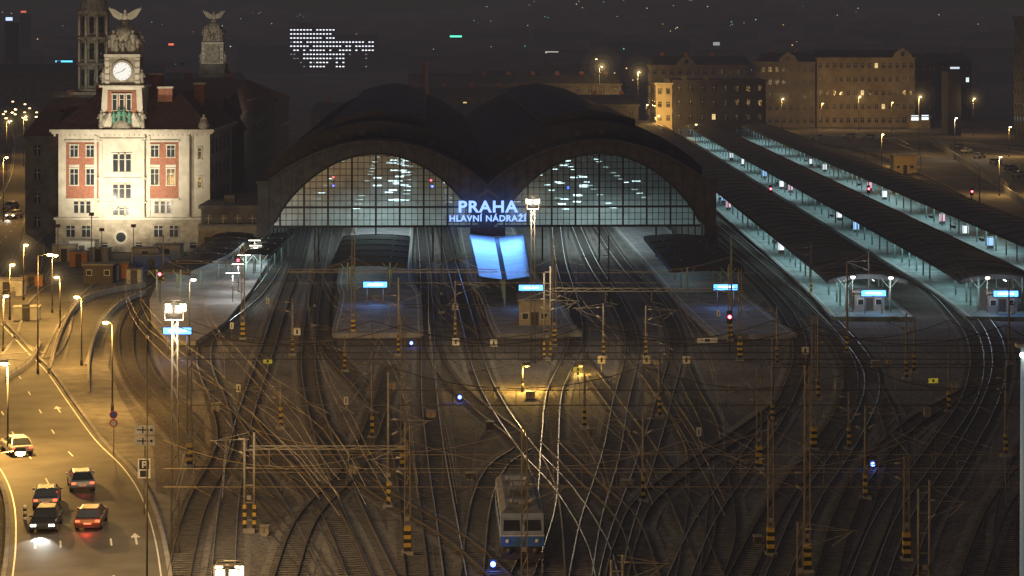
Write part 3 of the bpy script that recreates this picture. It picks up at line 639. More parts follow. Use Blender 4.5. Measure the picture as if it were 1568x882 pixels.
# ------------------------------------------------------------------ historic station building
M_pl=mat('pale_plaster',(0.50,0.465,0.39),0.85,0,0.18,0.8,detail=8); M_st=mat('rusticated_stone',(0.34,0.30,0.23),0.9,0,0.25,1.2,bump=.05); M_br=mat('red_brick',(0.29,0.125,0.08),0.85,0,0.2,2.5)
M_tile=mat('roof_tile',(0.11,0.065,0.055),0.85,0,0.3,1.5); M_cop=mat('green_copper',(0.10,0.25,0.18),0.6,0,0.3,2); M_stn=mat('sculpted_stone',(0.34,0.31,0.25),0.9,0,0.4,1.5,bump=.15); M_wall2=mat('soot_wall',(0.13,0.12,0.105),0.9,0,0.3,0.5)
M_warmwin=glow('warm_window',(1,.7,.3),1.6); M_coolwin=glow('cool_window',(.85,.95,1),2.2)
def win(mb,x,z,w,h,y,g=None,fr=None,mull=1,sill=True):
    g=g or M_glassd; fr=fr or M_pl
    mb.box(x-w/2-.14,x-w/2,y-.12,y-.002,z-h/2-.02,z+h/2+.02,fr); mb.box(x+w/2,x+w/2+.14,y-.12,y-.002,z-h/2-.02,z+h/2+.02,fr)
    mb.box(x-w/2-.22,x+w/2+.22,y-.18,y-.002,z+h/2+.02,z+h/2+.24,fr)
    if sill: mb.box(x-w/2-.22,x+w/2+.22,y-.22,y-.002,z-h/2-.18,z-h/2-.02,fr)
    mb.box(x-w/2,x+w/2,y-.03,y-.004,z-h/2,z+h/2,g)
    for i in range(mull): 
        xx=x-w/2+w*(i+1)/(mull+1); mb.box(xx-.035,xx+.035,y-.06,y-.034,z-h/2,z+h/2,M_white)
    mb.box(x-w/2,x+w/2,y-.065,y-.036,z+h*.18,z+h*.18+.07,M_white)
def figure(mb,x,y,z,h,m):
    mb.lathe(x,y,[(.34*h/2,z),(.28*h/2,z+.25*h),(.22*h/2,z+.5*h),(.30*h/2,z+.72*h),(.27*h/2,z+.8*h),(.09*h/2,z+.84*h),(.14*h/2,z+.9*h),(.13*h/2,z+.97*h),(.03*h/2,z+h)],m,8,sq=.7)
    for s in(-1,1): mb.tube((x+s*.27*h/2,y,z+.76*h),(x+s*.42*h/2,y-.1,z+.5*h),.07*h/2,m,5); mb.tube((x+s*.42*h/2,y-.1,z+.5*h),(x+s*.25*h/2,y-.3,z+.58*h),.06*h/2,m,5)
M_clock=glow('clock_face',(1,.97,.88),1.1)
def tower_top(mb,x,y,z0,w=1.0,face=None):
    f=y-2.5*w
    mb.box(x-2.5*w,x+2.5*w,f,y+2.5*w,z0,z0+4.6,M_stn)
    for s in(-1,1):
        mb.box(x+s*2.35*w-.35,x+s*2.35*w+.35,f-.25,f+.5,z0,z0+4.2,M_pl); figure(mb,x+s*3.0*w,f+.1,z0,2.4,M_stn)
        for j in range(4): mb.box(x+s*2.35*w-.42,x+s*2.35*w+.42,f-.32,f+.56,z0+.5+j*1.0,z0+.75+j*1.0,M_stn)
    mb.box(x-2.8*w,x+2.8*w,f-.35,y+2.8*w,z0+4.3,z0+4.75,M_pl); mb.box(x-2.9*w,x+2.9*w,f-.4,y+2.9*w,z0-.25,z0,M_pl)
    n=28
    c=(x,z0+2.1)
    for (r,y0,y1,m) in((1.72,f-.28,f-.01,M_stn),(1.40,f-.34,f-.285,face or M_clock)):
        mb.xz([(c[0]+r*math.cos(2*math.pi*i/n),c[1]+r*math.sin(2*math.pi*i/n)) for i in range(n)],y0,y1,m)
    for i in range(12):
        a=i*math.pi/6; mb.tube((c[0]+1.1*math.sin(a),f-.36,c[1]+1.1*math.cos(a)),(c[0]+1.27*math.sin(a),f-.36,c[1]+1.27*math.cos(a)),.04,M_blk,4)
    for a,L,r in((math.radians(51),.7,.06),(math.radians(252),1.1,.045)): mb.tube((c[0],f-.39,c[1]),(c[0]+L*math.sin(a),f-.39,c[1]+L*math.cos(a)),r,M_blk,4)
    z=z0+4.75
    mb.frus(x-2.3*w,x+2.3*w,y-2.1*w,y+2.1*w,z,x-1.7*w,x+1.7*w,y-1.6*w,y+1.6*w,z+1.5,M_stn)
    mb.lathe(x,y,[(1.6*w,z+1.5),(2.05*w,z+2.2),(2.1*w,z+3.0),(1.8*w,z+3.9),(1.0*w,z+4.4),(.7*w,z+4.8),(.8*w,z+5.0)],M_stn,12)
    for i in range(12):
        t=2*math.pi*i/12; mb.tube((x+2.1*w*math.cos(t),y+2.1*w*math.sin(t),z+3.0),(x+1.1*w*math.cos(t),y+1.1*w*math.sin(t),z+4.4),.14,M_stn,5)
    for (a,b2,h) in((-2.1,-1.5,2.8),(2.1,-1.5,2.8),(-1.0,-2.1,2.4),(1.0,-2.1,2.4),(-2.3,.2,3.4),(2.3,.2,3.4),(0,-2.2,1.9),(-1.5,-1.9,3.6),(1.5,-1.9,3.6)): figure(mb,x+a*w,y+b2*w,z+.2,h,M_stn)
    zb=z+5.0; mb.lathe(x,y,[(.25,zb),(.45,zb+.4),(.5,zb+.9),(.32,zb+1.35),(.2,zb+1.55),(.24,zb+1.75),(.1,zb+2.0)],M_pl,8)
    for s in(-1,1):
        pts=[(0.25,.4),(1.0,.35),(1.75,.8),(2.6,2.1),(2.0,2.1),(1.5,1.9),(.9,1.5),(.35,1.25)]
        mb.xz([(x+s*a,zb+b2) for a,b2 in pts],y-.12,y+.12,M_pl)
        for j in range(4): mb.tube((x+s*(.6+j*.35),y-.14,zb+.7+j*.12),(x+s*(1.2+j*.42),y-.1,zb+1.4+j*.3),.07,M_pl,4)
X0=-70.4; Y0=365.0
mb=MB()
mb.box(X0-.3,X0+24.2,Y0-.5,Y0+30,0,5.0,M_st); mb.box(X0-.6,X0+24.5,Y0-.8,Y0+30.2,5.0,5.35,M_pl)
for i in range(8): mb.box(X0-.34,X0+24.24,Y0-.58,Y0-.502,.3+i*.6,.78+i*.6,M_st)
for xx in(2.0,4.4,15.6,18.0): win(mb,X0+xx,3.2,1.3,1.7,Y0-.58,fr=M_st)
for xx in(2.0,4.4,7.2,12.6,15.6,18.0,21): win(mb,X0+xx,1.0,1.0,.9,Y0-.58,fr=M_st,mull=0)
n=20; cc=(X0+9.8,2.3)
for (r,d0,d1,m) in((1.1,.7,.585,M_pl),(.75,.76,.705,M_glassd)): mb.xz([(cc[0]+r*math.cos(2*math.pi*i/n),cc[1]+r*math.sin(2*math.pi*i/n)) for i in range(n)],Y0-d0,Y0-d1,m)
mb.box(X0,X0+20.4,Y0,Y0+30,5.35,18.3,M_pl); mb.box(X0+20.4,X0+23.4,Y0+.8,Y0+30,5.35,18.3,M_pl)
mb.box(X0+6.4,X0+13.5,Y0-.55,Y0-.003,5.35,18.3,M_pl)
for a,b2 in((X0+1.2,X0+6.2),(X0+13.8,X0+18.6)):
    mb.box(a,b2,Y0-.10,Y0-.003,8.3,17.0,M_br)
    xc=(a+b2)/2
    for s in(-1.25,1.25):
        win(mb,xc+s,15.6,1.15,1.7,Y0-.10); win(mb,xc+s,11.6,1.2,2.4,Y0-.10)
        mb.box(xc+s-.8,xc+s+.8,Y0-.16,Y0-.103,13.1,13.5,M_pl)
    for s in(-.95,0,.95): win(mb,xc+s,6.9,.65,1.8,Y0,mull=0)
    mb.box(a-.2,b2+.2,Y0-.3,Y0-.003,8.0,8.28,M_pl); mb.box(a-.2,b2+.2,Y0-.22,Y0-.003,17.02,17.3,M_pl)
for z,h in((13.8,2.7),(9.4,2.1),(6.3,1.1)):
    for s in(-1.0,0,1.0): win(mb,X0+9.95+s,z,.75,h,Y0-.55,mull=0)
for z in(17.4,11.3,7.6): mb.box(X0+6.2,X0+13.7,Y0-.75,Y0-.553,z,z+.22,M_pl)
for s in(6.5,13.0): mb.box(X0+s,X0+s+.45,Y0-.8,Y0-.553,5.4,17.3,M_pl)
for s in(.02,6.0-.45,13.8+.02,19.9): mb.box(X0+s,X0+s+.42,Y0-.2,Y0-.004,5.4,18.0,M_pl)
for z in(15.2,10.7): win(mb,X0+21.8,z,.5,1.6,Y0+.8,mull=0)
mb.box(X0-.9,X0+24.0,Y0-.9,Y0+30.5,18.3,18.6,M_pl); mb.box(X0-1.2,X0+24.3,Y0-1.2,Y0+30.8,18.6,19.0,M_pl)
for i in range(32): mb.box(X0-.6+i*.76,X0-.3+i*.76,Y0-.88,Y0-.6,17.95,18.298,M_pl)
for j in range(5):
    for z in(7,11,15): mb.box(X0+23.402,X0+23.5,Y0+3+j*5,Y0+4.6+j*5,z,z+2.2,M_glassd)
    for z in(7,11,15): mb.box(X0-.1,X0-.002,Y0+3+j*5,Y0+4.6+j*5,z,z+2.2,M_glassd)
mb.frus(X0-1.0,X0+24.1,Y0-1.0,Y0+30.6,19.0,X0+5,X0+18,Y0+7,Y0+24,24.5,M_tile)
mb.frus(X0-3.0,X0+3,Y0+9,Y0+20,16,X0-1,X0+2,Y0+11,Y0+18,22,M_tile)
for (a,b2,w_,z) in((15.8,5,2.3,25.2),(4.6,12,1.8,25.5),(20,14,1.6,25.6),(12,20,2,27)):
    mb.box(X0+a-w_/2,X0+a+w_/2,Y0+b2,Y0+b2+1.6,19,z,M_br); mb.box(X0+a-w_/2-.15,X0+a+w_/2+.15,Y0+b2-.15,Y0+b2+1.75,z,z+.3,M_pl)
figure(mb,X0+22.6,Y0-.4,19.0,2.4,M_stn); mb.lathe(X0+22.6,Y0-.2,[(.9,19),(.9,19.8),(.6,20.2),(.4,20.6)],M_stn,8)
px=X0+9.95
mb.frus(px-3.4,px+3.4,Y0-.7,Y0+6.5,19.0,px-3.0,px+3.0,Y0-.5,Y0+6,25.9,M_pl)
mb.frus(px-2.3,px+2.3,Y0-.76,Y0-.6,21.6,px-2.2,px+2.2,Y0-.66,Y0-.45,25.0,M_br)
for s in(-1.1,0,1.1): win(mb,px+s,23.2,.6,2.3,Y0-.76,mull=0)
mb.lathe(px,Y0-1.0,[(1.7,19.2),(1.5,19.8),(1.2,20.2),(.8,20.6)],M_stn,10,sq=.4)
for s in(-1.2,-.4,.4,1.2): figure(mb,px+s,Y0-1.15,20.0,1.9+.4*(abs(s)<1),M_cop)
for s in(-1,1): figure(mb,px+s*3.2,Y0-.8,19.4,2.6,M_stn); mb.tube((px+s*2.2,Y0-.9,21.5),(px+s*3.3,Y0-.7,19.2),.3,M_stn,6)
for z in(21.2,25.5): mb.box(px-3.5,px+3.5,Y0-.9,Y0+6.6,z,z+.3,M_pl)
tower_top(mb,px,Y0+2.3,25.9)
mb.obj('historic_station_building')
mb=MB(); tx,ty=-73.8,415
mb.box(tx-3.2,tx+3.2,ty-3.2,ty+3.2,0,23,M_wall2); mb.box(tx-3.5,tx+3.5,ty-3.5,ty+3.5,23,23.5,M_st)
mb.lathe(tx,ty,[(2.3,23.5),(2.3,37.2)],M_stn,8,False)
for lev in(23.7,28.3,32.9):
    mb.lathe(tx,ty,[(2.6,lev-.2),(2.9,lev),(2.9,lev+.25),(2.5,lev+.4)],M_stn,16)
    for i in range(8):
        t=2*math.pi*(i+.5)/8; mb.tube((tx+2.6*math.cos(t),ty+2.6*math.sin(t),lev+.3),(tx+2.6*math.cos(t),ty+2.6*math.sin(t),lev+4.3),.22,M_pl,6)
        t=2*math.pi*(i)/8; mb.tube((tx+2.16*math.cos(t),ty+2.16*math.sin(t),lev+.9),(tx+2.16*math.cos(t),ty+2.16*math.sin(t),lev+3.6),.42,M_glassd,6)
mb.lathe(tx,ty,[(3,37.2),(3.1,37.6),(2.5,38),(2.4,39.2),(1.7,40.4),(.7,41.2),(.5,42.4),(.1,43.5)],M_stn,12); mb.obj('domed_turret')
mb=MB(); tower_top(mb,-68.6,541,26.8,.9,M_stn); mb.box(-71.5,-65.7,538.4,544,0,26.5,M_wall2)
mb.frus(-73.5,-63.5,536,548,19,-71.2,-66,537.6,546,25.5,M_wall2); mb.box(-73.8,-63.3,535.7,548.3,18.3,19,M_stn)
for s in(-1.4,0,1.4): win(mb,-68.6+s,22.5,.8,2.2,536.6,fr=M_st)
mb.obj('clock_tower')
def bld(name,x0,x1,y0,y1,h,wall,nx,nz,roofh=3,rm=None,lit=0.05,lm_=None,ww=1.1,wh=1.7,fr=None,side=True,z0=0,gable=False,flat=False):
    mb=MB(); mb.box(x0,x1,y0,y1,z0,z0+h,wall); fr=fr or wall
    mb.box(x0-.4,x1+.4,y0-.4,y1+.4,z0+h,z0+h+.5,fr); dz=h/nz; dx=(x1-x0)/nx
    for j in range(nz):
        for i in range(nx):
            g=(lm_ or M_warmwin) if R.random()<lit else M_glassd
            win(mb,x0+dx*(i+.5),z0+dz*(j+.52),ww,wh,y0,g,fr)
        mb.box(x0-.05,x1+.05,y0-.12,y0-.003,z0+dz*(j+1)-.28,z0+dz*(j+1)-.1,fr)
    if side:
        xs_=x0 if x0>0 else x1; sgn=-1 if x0>0 else 1; ny=max(1,int((y1-y0)/4))
        for j in range(nz):
            for i in range(ny):
                yy=y0+(y1-y0)*(i+.5)/ny; a,b2=sorted((xs_+sgn*.003,xs_+sgn*.08)); mb.box(a,b2,yy-ww/2,yy+ww/2,z0+dz*(j+.5)-wh/2,z0+dz*(j+.5)+wh/2,(lm_ or M_warmwin) if R.random()<lit*.6 else M_glassd)
    if not flat:
        ym=(y0+y1)/2; mb.frus(x0-.4,x1+.4,y0-.4,y1+.4,z0+h+.5,x0+1.5,x1-1.5,ym-1.5,ym+1.5,z0+h+.5+roofh,rm or M_tile)
        for i in range(max(1,int((x1-x0)/9))):
            xx=x0+4+9*i; mb.box(xx,xx+1.4,ym-.5,ym+.5,z0+h+1,z0+h+roofh+1.8,M_br)
    else:
        for i in range(max(1,int((x1-x0)/7))):
            xx=x0+3+7*i; mb.box(xx,xx+1.6,y0+4,y0+6,z0+h+.5,z0+h+1.7,M_wall2); mb.tube((xx+2.6,y0+5,z0+h+.5),(xx+2.6,y0+5,z0+h+2.6),.06,M_steeld,4)
    if gable:
        xc=(x0+x1)/2 if gable is True else gable; mb.xz([(xc-3.5,z0+h+.5),(xc+3.5,z0+h+.5),(xc+2.6,z0+h+2.2),(xc,z0+h+4),(xc-2.6,z0+h+2.2)],y0-.45,y0+1,fr); mb.xz([(xc-.6,z0+h+1),(xc+.6,z0+h+1),(xc+.6,z0+h+2.4),(xc-.6,z0+h+2.4)],y0-.5,y0-.455,M_glassd)
    return mb.obj(name)
bld('station_wing',-82,-49,396,430,16,M_wall2,8,4,6,lit=0); bld('station_wing',-84,-56,431,590,17,M_wall2,6,4,6,lit=0.0)
bld('station_wing',-64.8,-56.5,500,520,19,M_st,3,5,2,lit=0.0)
def fl(x,y,z,t,e,sp=50,c=(1,.88,.66)):
    mb=MB(); mb.tube((0,0,0),(0,0,z-.2),.06,M_steel,6); mb.box(-.35,.35,-.15,.15,z-.25,z+.2,M_steeld); o=mb.obj('facade_floodlight',(x,y-.3,0)); light('SPOT','floodlight',(x,y+.1,z),e,c,.3,o,target=t,spot=math.radians(sp),blend=1.0)
fl(-60.5,347,5,(-60.5,365,12),44000,75); fl(-55,342,6,(-57,365,13),11000,100); fl(-66,342,6,(-64,365,12),9000,100)
fl(-60.4,338,8,(-60.5,366,31),42000,34); fl(-75,392,21,(-73.8,413,33),6000,80)
fl(-72,515,27,(-68.6,541,33),11000,50); fl(-48,480,20,(-58,500,15),3500,80,(1,.8,.6))
# ------------------------------------------------------------------ city background
M_ten=mat('tenement_plaster',(0.28,0.23,0.165),0.9,0,0.25,0.3); M_ten2=mat('tenement_plaster_b',(0.20,0.18,0.155),0.9,0,0.2,0.3); M_dk=mat('dark_block_wall',(0.06,0.06,0.065),0.85,0,0.3,0.3)
M_ltwall=mat('light_gable_wall',(0.42,0.37,0.28),0.9,0,0.15,0.3); M_slate=mat('slate_roof',(.06,.055,.055),.8,0,.3,.6)
bld('tenement_building',87,106.5,826,842,22.5,M_ten2,8,5,3,M_slate,lit=.02,gable=97); bld('tenement_building',107,141.3,825,843,24,M_ten,14,5,2.5,M_slate,lit=.02,gable=137)
bld('tenement_building',141.8,150,835,850,22,M_dk,3,5,3,M_slate,lit=0); bld('tenement_building',50,86.5,850,866,21,M_ten2,12,5,3,M_slate,lit=.01,gable=63)
bld('warehouse_building',50.8,80,741,765,18,M_dk,8,4,0,lit=0.02,flat=True); bld('signal_box_building',45.3,50.5,741,760,17,M_ltwall,2,4,0,lit=0,flat=True)
light('POINT','wall_lamp',(46.5,733,7),7000,SOD,.3)
bld('office_tower',158,200,700,740,38,M_dk,9,9,0,lit=.03,lm_=M_coolwin,flat=True); bld('tenement_building',150.5,172,880,900,22,M_dk,7,5,3,M_slate,lit=.06,lm_=M_coolwin)
bld('apartment_block',175,215,760,790,20,M_wall2,9,5,3,M_slate,lit=.1,lm_=M_coolwin)
mb=MB(); mb.box(138,145,815,820,0,4,M_ten); mb.box(138.4,141,814.9,814.99,2.8,4.6,M_coolwin); mb.box(142,144.4,814.9,814.99,3,4.7,M_coolwin); mb.box(137.5,145.5,814,820.5,4,4.3,M_conc); mb.obj('shop_pavilion')
mb=MB(); oy=1500; k=F/oy; M_off=mat('office_wall',(.08,.08,.085),.8,0,.2,.1)
ox0,ox1=(443-784)/k,(577-784)/k
mb.box(ox0,ox0+28,oy,oy+20,0,35,M_off); mb.box(ox0+28.2,ox1,oy,oy+20,0,30,M_off); mb.box(ox0-34,ox0-.2,oy+6,oy+26,0,24,M_off); mb.box(ox1+.2,ox1+40,oy+8,oy+26,0,21,M_off)
mb.box(ox0-.5,ox0+28.4,oy-.5,oy+20.5,35,35.6,M_dk); mb.box(ox0+28.6,ox1+.5,oy-.5,oy+20.5,30,30.6,M_dk); mb.box(ox0+5,ox0+14,oy+4,oy+14,35.6,38.5,M_dk)
M_ow=glow('office_window',(.85,.9,1),5.0); M_ow2=glow('office_window_dim',(.8,.85,1),.6)
for r_ in range(10):
    for c_ in range(26):
        x=ox0+.6+c_*2.08; z=34.0-r_*2.6
        if c_>13 and z>28.5: continue
        on=R.random()>.12
        if c_>13 and (z<19 and c_>16): on=False
        if c_<=13 and r_>5 and abs(c_-8)>(13-r_*1.2): on=False
        mb.box(x,x+1.2,oy-.1,oy-.005,z-.45,z+.2,M_ow if on else (M_ow2 if R.random()<.15 else M_glassd))
mb.obj('office_building')
def neon(u,v,w,h,c,Y,s=3,name='illuminated_sign'):
    k=F/Y; x=(u-784)/k; z=H-(v-44)/k; mb=MB(); W=w/k;h_=h/k; mb.box(-W/2-.6,W/2+.6,.1,12,-z,-h_/2-.8,M_dk); mb.box(-W/2,W/2,-.3,.1,-h_/2,h_/2,glow('neon_%s'%u,c,s))
    for t in(-.3,.3): mb.box(W*t-.15,W*t+.15,.1,.4,-h_-.8,-h_/2,M_steeld)
    mb.obj(name,(x,Y,z))
neon(698,57,18,5,(.1,1,.55),1700,6); neon(98,94,26,2.5,(.1,.6,1),900,3.5); neon(14,29,10,5,(.4,.5,1),1100,4); neon(1062,1,26,2,(.7,.85,1),2600,3); neon(845,80,20,2.5,(.9,.85,.7),1300,1.5); neon(1097,67,10,5,(.8,.85,.9),1500,1); neon(262,68,8,3,(1,.2,.1),1600,3); neon(36,18,8,3,(1,.2,.1),1500,2)
neon(1462,104,14,3,(.8,.9,1),760,1.5)
mb=MB(); M_far=mat('distant_wall',(0.12,0.105,0.10),0.9,0,0.4,0.02); M_dots=[glow('dot_warm',(1,.62,.3),3.2),glow('dot_white',(.9,.92,1),3.0),glow('dot_amber',(1,.5,.18),2.8),glow('dot_green',(.2,.8,.7),1.8)]
for i in range(700):
    y=R.uniform(900,3300); x=R.uniform(-.24,.24)*y
    if y<1500 and -.15<x/y<-.05 : continue
    if y<1200 and x>30: continue
    w_=R.uniform(14,34); h=R.uniform(8,19); z=terr(x,y)-2; d=R.uniform(12,22)
    mb.box(x,x+w_,y,y+d,z,z+h,M_far); mb.frus(x-.5,x+w_+.5,y-.5,y+d+.5,z+h,x+2,x+w_-2,y+d*.45,y+d*.55,z+h+R.uniform(2,5),M_far)
    for j in range(int(R.expovariate(.6))):
        xx=x+R.uniform(1,w_-2); zz=z+R.uniform(3,h*.9); s=R.uniform(.35,.8)*(y/1500)**.5; mb.box(xx,xx+s*1.1,y-.75,y-.62,zz,zz+s,R.choice(M_dots))
mb.obj('distant_city_buildings')
mb=MB()
for i in range(70):
    u=R.uniform(-10,130) if i<42 else R.uniform(690,960); v=R.uniform(125,230) if i<42 else R.uniform(145,178); x,y=gp(u,v); h=R.uniform(4,9)
    mb.tube((x,y,0),(x,y,h),.08,M_steeld,4); mb.box(x-.35,x+.35,y-.2,y+.2,h,h+.35,glow('far_lamp',(1,.7,.3),8))
mb.obj('distant_street_lights')
mb=MB(); k=F/760; cx=(651-784)/k; mb.lathe(cx,760,[(1.3,0),(.9,H-(98-44)/k),(1.1,H-(98-44)/k+.1),(1.1,H-(96-44)/k)],mat('chimney_brick',(0.34,0.19,0.16),.9,0,.2,1),10); mb.obj('brick_chimney'); 
for (x0,x1,y,h,n) in [(-60,-20,700,9,8),(-18,12,720,8,6),(-45,10,760,12,12),(14,42,780,9,6),(-15,40,860,14,12),(-190,-150,860,18,12),(-120,-92,800,16,8)]:
    bld('city_building',x0,x1,y,y+16,h,M_wall2,n,max(2,int(h/3.3)),3,M_slate,lit=.06)
# ------------------------------------------------------------------ roads left
def road(P,w,name='road',m=None,z=.16,kerb=True,marks=True,lanes=2):
    path=crom([gp(*p) for p in P],2); mb=MB(); ribbon(mb,path,-w/2,w/2,z,m or M_asph)
    if kerb:
        for s in(-1,1): a,b2=sorted((s*w/2,s*(w/2+.3))); ribbon(mb,path,a,b2,0,M_conc,z+.14)
    if marks:
        for s in(-1,1): ribbon(mb,path,s*(w/2-.4)-.05,s*(w/2-.4)+.05,z+.005,M_white)
        for l in range(1,lanes):
            d=-w/2+w*l/lanes; j=0
            while j<len(path)-3: ribbon(mb,path[j:j+2],d-.06,d+.06,z+.006,M_white); j+=5
    if lanes==3:
        for jj in(30,55):
            for d in(w/3,-w/3):
                if jj+3<len(path):
                    ribbon(mb,path[jj:jj+2],d-.07,d+.07,z+.007,M_white); p=offset(path,d)
                    q0,q1=p[jj-1],p[jj]; t=(q0-q1).normalized(); nn=Vector((t.y,-t.x)); mb.add([(q1.x+nn.x*.35,q1.y+nn.y*.35,z+.008),(q1.x-nn.x*.35,q1.y-nn.y*.35,z+.008),(q1.x+t.x*1.4,q1.y+t.y*1.4,z+.008)],[(0,1,2)],M_white)
    mb.obj(name); return path
mr_=road([(-60,500),(-25,545),(0,575),(25,620),(60,680),(98,725),(120,770),(131,830),(133,900),(132,1000)],10,lanes=3)
road([(-20,520),(35,548),(62,520),(72,490),(82,462),(110,438),(150,425),(200,420)],5.5,m=M_asph2,z=.07,marks=False)
road([(95,560),(112,520),(130,485),(170,458),(205,440)],4.5,m=M_asph2,z=.02,marks=False,name='service_road')
road([(-30,400),(20,350),(45,300),(55,250),(45,200),(20,170)],12,m=M_asph2,z=.03,marks=True)
road([(-40,455),(20,440),(45,410),(60,370),(66,330)],6,m=M_asph2,z=.10,marks=False)
pm=mat('pavement',(0.15,0.14,0.12),.9,0,.35,.6)
mb=MB(); mb.prism([gp(*p) for p in [(225,410),(60,385),(-60,370),(-80,560),(20,560),(75,575),(125,640),(200,735),(240,760),(235,690),(185,610),(165,560),(185,480),(225,440)]][::-1],-.1,.012,pm); mb.obj('pavement')
mb=MB(); mb.prism([gp(*p) for p in [(222,1000),(222,800),(214,745),(260,760),(330,860),(380,1000)]],-.1,.014,pm); mb.obj('pavement')
path=offset(mr_,5.9)
sub=[p for p in path if 120<p.y<230]
mb=MB(); ribbon(mb,sub,-.12,.12,0,M_conc,.95)
for i in range(0,len(sub)-1,2):
    p=sub[i]; mb.tube((p.x,p.y,.9),(p.x,p.y,1.5),.04,M_steel,5)
for z in(1.2,1.5):
    for a,b2 in zip(sub[:-1],sub[1:]): mb.tube((a.x,a.y,z),(b2.x,b2.y,z),.035,M_steel,4,cap=False)
mb.obj('road_parapet')
for P,h in(([(75,575),(88,530),(105,490),(130,462),(175,448),(222,440)],1.2),([(135,600),(138,545),(155,500),(185,468),(222,452)],1.1),([(-40,470),(30,452),(60,425),(68,385)],1.3),([(10,585),(45,560),(62,530)],.9)):
    pa=crom([gp(*p) for p in P],2.2); mb=MB(); ribbon(mb,pa,-.15,.15,0,M_conc,h*.6)
    for a,b2 in zip(pa[:-1],pa[1:]): mb.tube((a.x,a.y,h),(b2.x,b2.y,h),.04,M_steel,4,cap=False); mb.tube((a.x,a.y,h*.6),(a.x,a.y,h),.035,M_steel,4)
    mb.obj('boundary_wall')
def shed(u,v,w,d,h,m,name='container'):
    x,y=gp(u,v); mb=MB(); mb.box(-w/2,w/2,0,d,.1,h,m); mb.box(-w/2-.1,w/2+.1,-.1,d+.1,h,h+.12,M_conc)
    for i in range(int(w/.5)): mb.box(-w/2+.15+i*.5,-w/2+.3+i*.5,-.05,-.003,.2,h-.1,m)
    mb.box(-.45,.45,-.08,-.055,.1,2.0,M_steeld); mb.obj(name,(x,y,0),R.uniform(-.1,.1))
cb_=mat('container_blue',(0.05,0.10,0.35),.5,0,.15,1); cw_=mat('container_white',(0.4,0.4,0.37),.6,0,.2,1); co_=mat('container_orange',(0.40,0.16,0.05),.5,0,.15,1)
for a in [(232,418,5,2.4,2.4,cb_),(222,406,4,2.4,2.4,cw_),(180,428,3,2,2.2,co_),(155,432,4,2.3,2.2,cw_),(98,402,3.5,2.4,2.5,cw_),(125,396,4,2.5,2.6,cw_),(120,410,2.5,2.0,2.2,co_),(255,402,4,3,2.5,cw_),(40,492,3,2,1.6,cw_),(10,455,4,2.5,2.2,cw_),(205,436,2,2,2,cw_),(150,402,3,2,2,cw_),(48,440,3,2,1.5,co_)]: shed(*a)
mb=MB(); mb.box(-47,-37.5,352,353,0,5,M_st); mb.box(-47,-37.3,351.8,353.2,5,5.3,M_conc)
for i in range(4): mb.box(-46+i*2.3,-44.8+i*2.3,351.9,351.995,1.2,3.4,M_glassd)
mb.obj('link_building'); bld('link_building',-46.8,-38,354,380,7.5,M_wall2,4,2,0,lit=.0,flat=True)
# ------------------------------------------------------------------ cars
def car(u,v,c,rz,tail=0,head=False,name='car'):
    x,y=gp(u,v); mb=MB(); pm_=mat('car_paint_%s'%c[0],c[1],.35,.2,.05,1,spec=.5); W=.84
    prof=[(-2.10,.35),(-2.17,.60),(-2.12,.84),(-1.95,.93),(-1.75,.96),(1.0,.96),(1.7,.88),(2.05,.76),(2.18,.58),(2.14,.35)]
    mb.yz(prof,-W,W,pm_)
    for s in(-1,1):
        a=[(s*W,p,q) for p,q in prof]; b2=[(s*(W+.07),p*.965,max(.40,min(q-.09,.80)) if q>.5 else q+.06) for p,q in prof]; n=len(prof)
        mb.add(a+b2,[(i,(i+1)%n,n+(i+1)%n,n+i) for i in range(n)]+[tuple(range(n,2*n))],pm_)
    mb.frus(-W+.02,W-.02,-1.98,1.12,.962,-W+.22,W-.22,-1.45,.30,1.40,M_glassd,pm_)
    mb.frus(-W+.2,W-.2,-1.48,.33,1.402,-W+.29,W-.29,-1.32,.18,1.45,pm_)
    for (yb,yt) in((-1.96,-1.46),(1.10,.31),(-.45,-.50)):
        for s in(-1,1): mb.tube((s*(W-.03),yb,.965),(s*(W-.21),yt,1.41),.04,pm_,4)
    for yy in(-1.35,1.35):
        for s in(-1,1): mb.tube((s*(W+.09),yy,.33),(s*(W-.18),yy,.33),.33,M_blk,14); mb.tube((s*(W+.10),yy,.33),(s*(W+.08),yy,.33),.2,M_steel,10)
    t=glow('tail_on',(1,.05,.02),8) if tail else mat('tail_off',(.35,.02,.02),.3); h_=glow('head_on',(1,.93,.8),14) if head else mat('head_off',(.5,.5,.5),.2)
    for s in(-1,1):
        mb.box(s*.68-.14,s*.68+.14,-2.22,-2.1,.68,.80,t); mb.box(s*.62-.18,s*.62+.18,2.08,2.21,.56,.68,h_); mb.box(s*(W+.14)-.1,s*(W+.14)+.1,.75,.88,.93,1.07,pm_)
    mb.box(-.26,.26,-2.2,-2.165,.52,.63,M_white); mb.box(-.5,.5,2.16,2.20,.4,.56,M_blk); mb.box(-W,W,-2.2,-2.06,.3,.42,M_blk)
    o=mb.obj(name,(x,y,.165),rz)
    if tail: light('POINT','tail_glow',(x+math.sin(rz)*2.9,y-math.cos(rz)*2.9,.5),9*tail,(1,.06,.03),.2,o)
    if head: light('SPOT','headlight',(x-math.sin(rz)*2.4,y+math.cos(rz)*2.4,.65),1200,(1,.93,.8),.1,o,target=(x-math.sin(rz)*20,y+math.cos(rz)*20,-.5),spot=1.1)
D=math.radians
car(25,696,('silver',(.36,.37,.38)),D(25),tail=1); car(124,750,('silverblue',(.16,.21,.30)),D(14),tail=1); car(72,776,('darkblue',(.05,.07,.13)),D(8),tail=1); car(71,812,('black',(.03,.03,.035)),D(184),head=True); car(140,808,('dark_maroon',(.10,.045,.04)),D(3),tail=7)
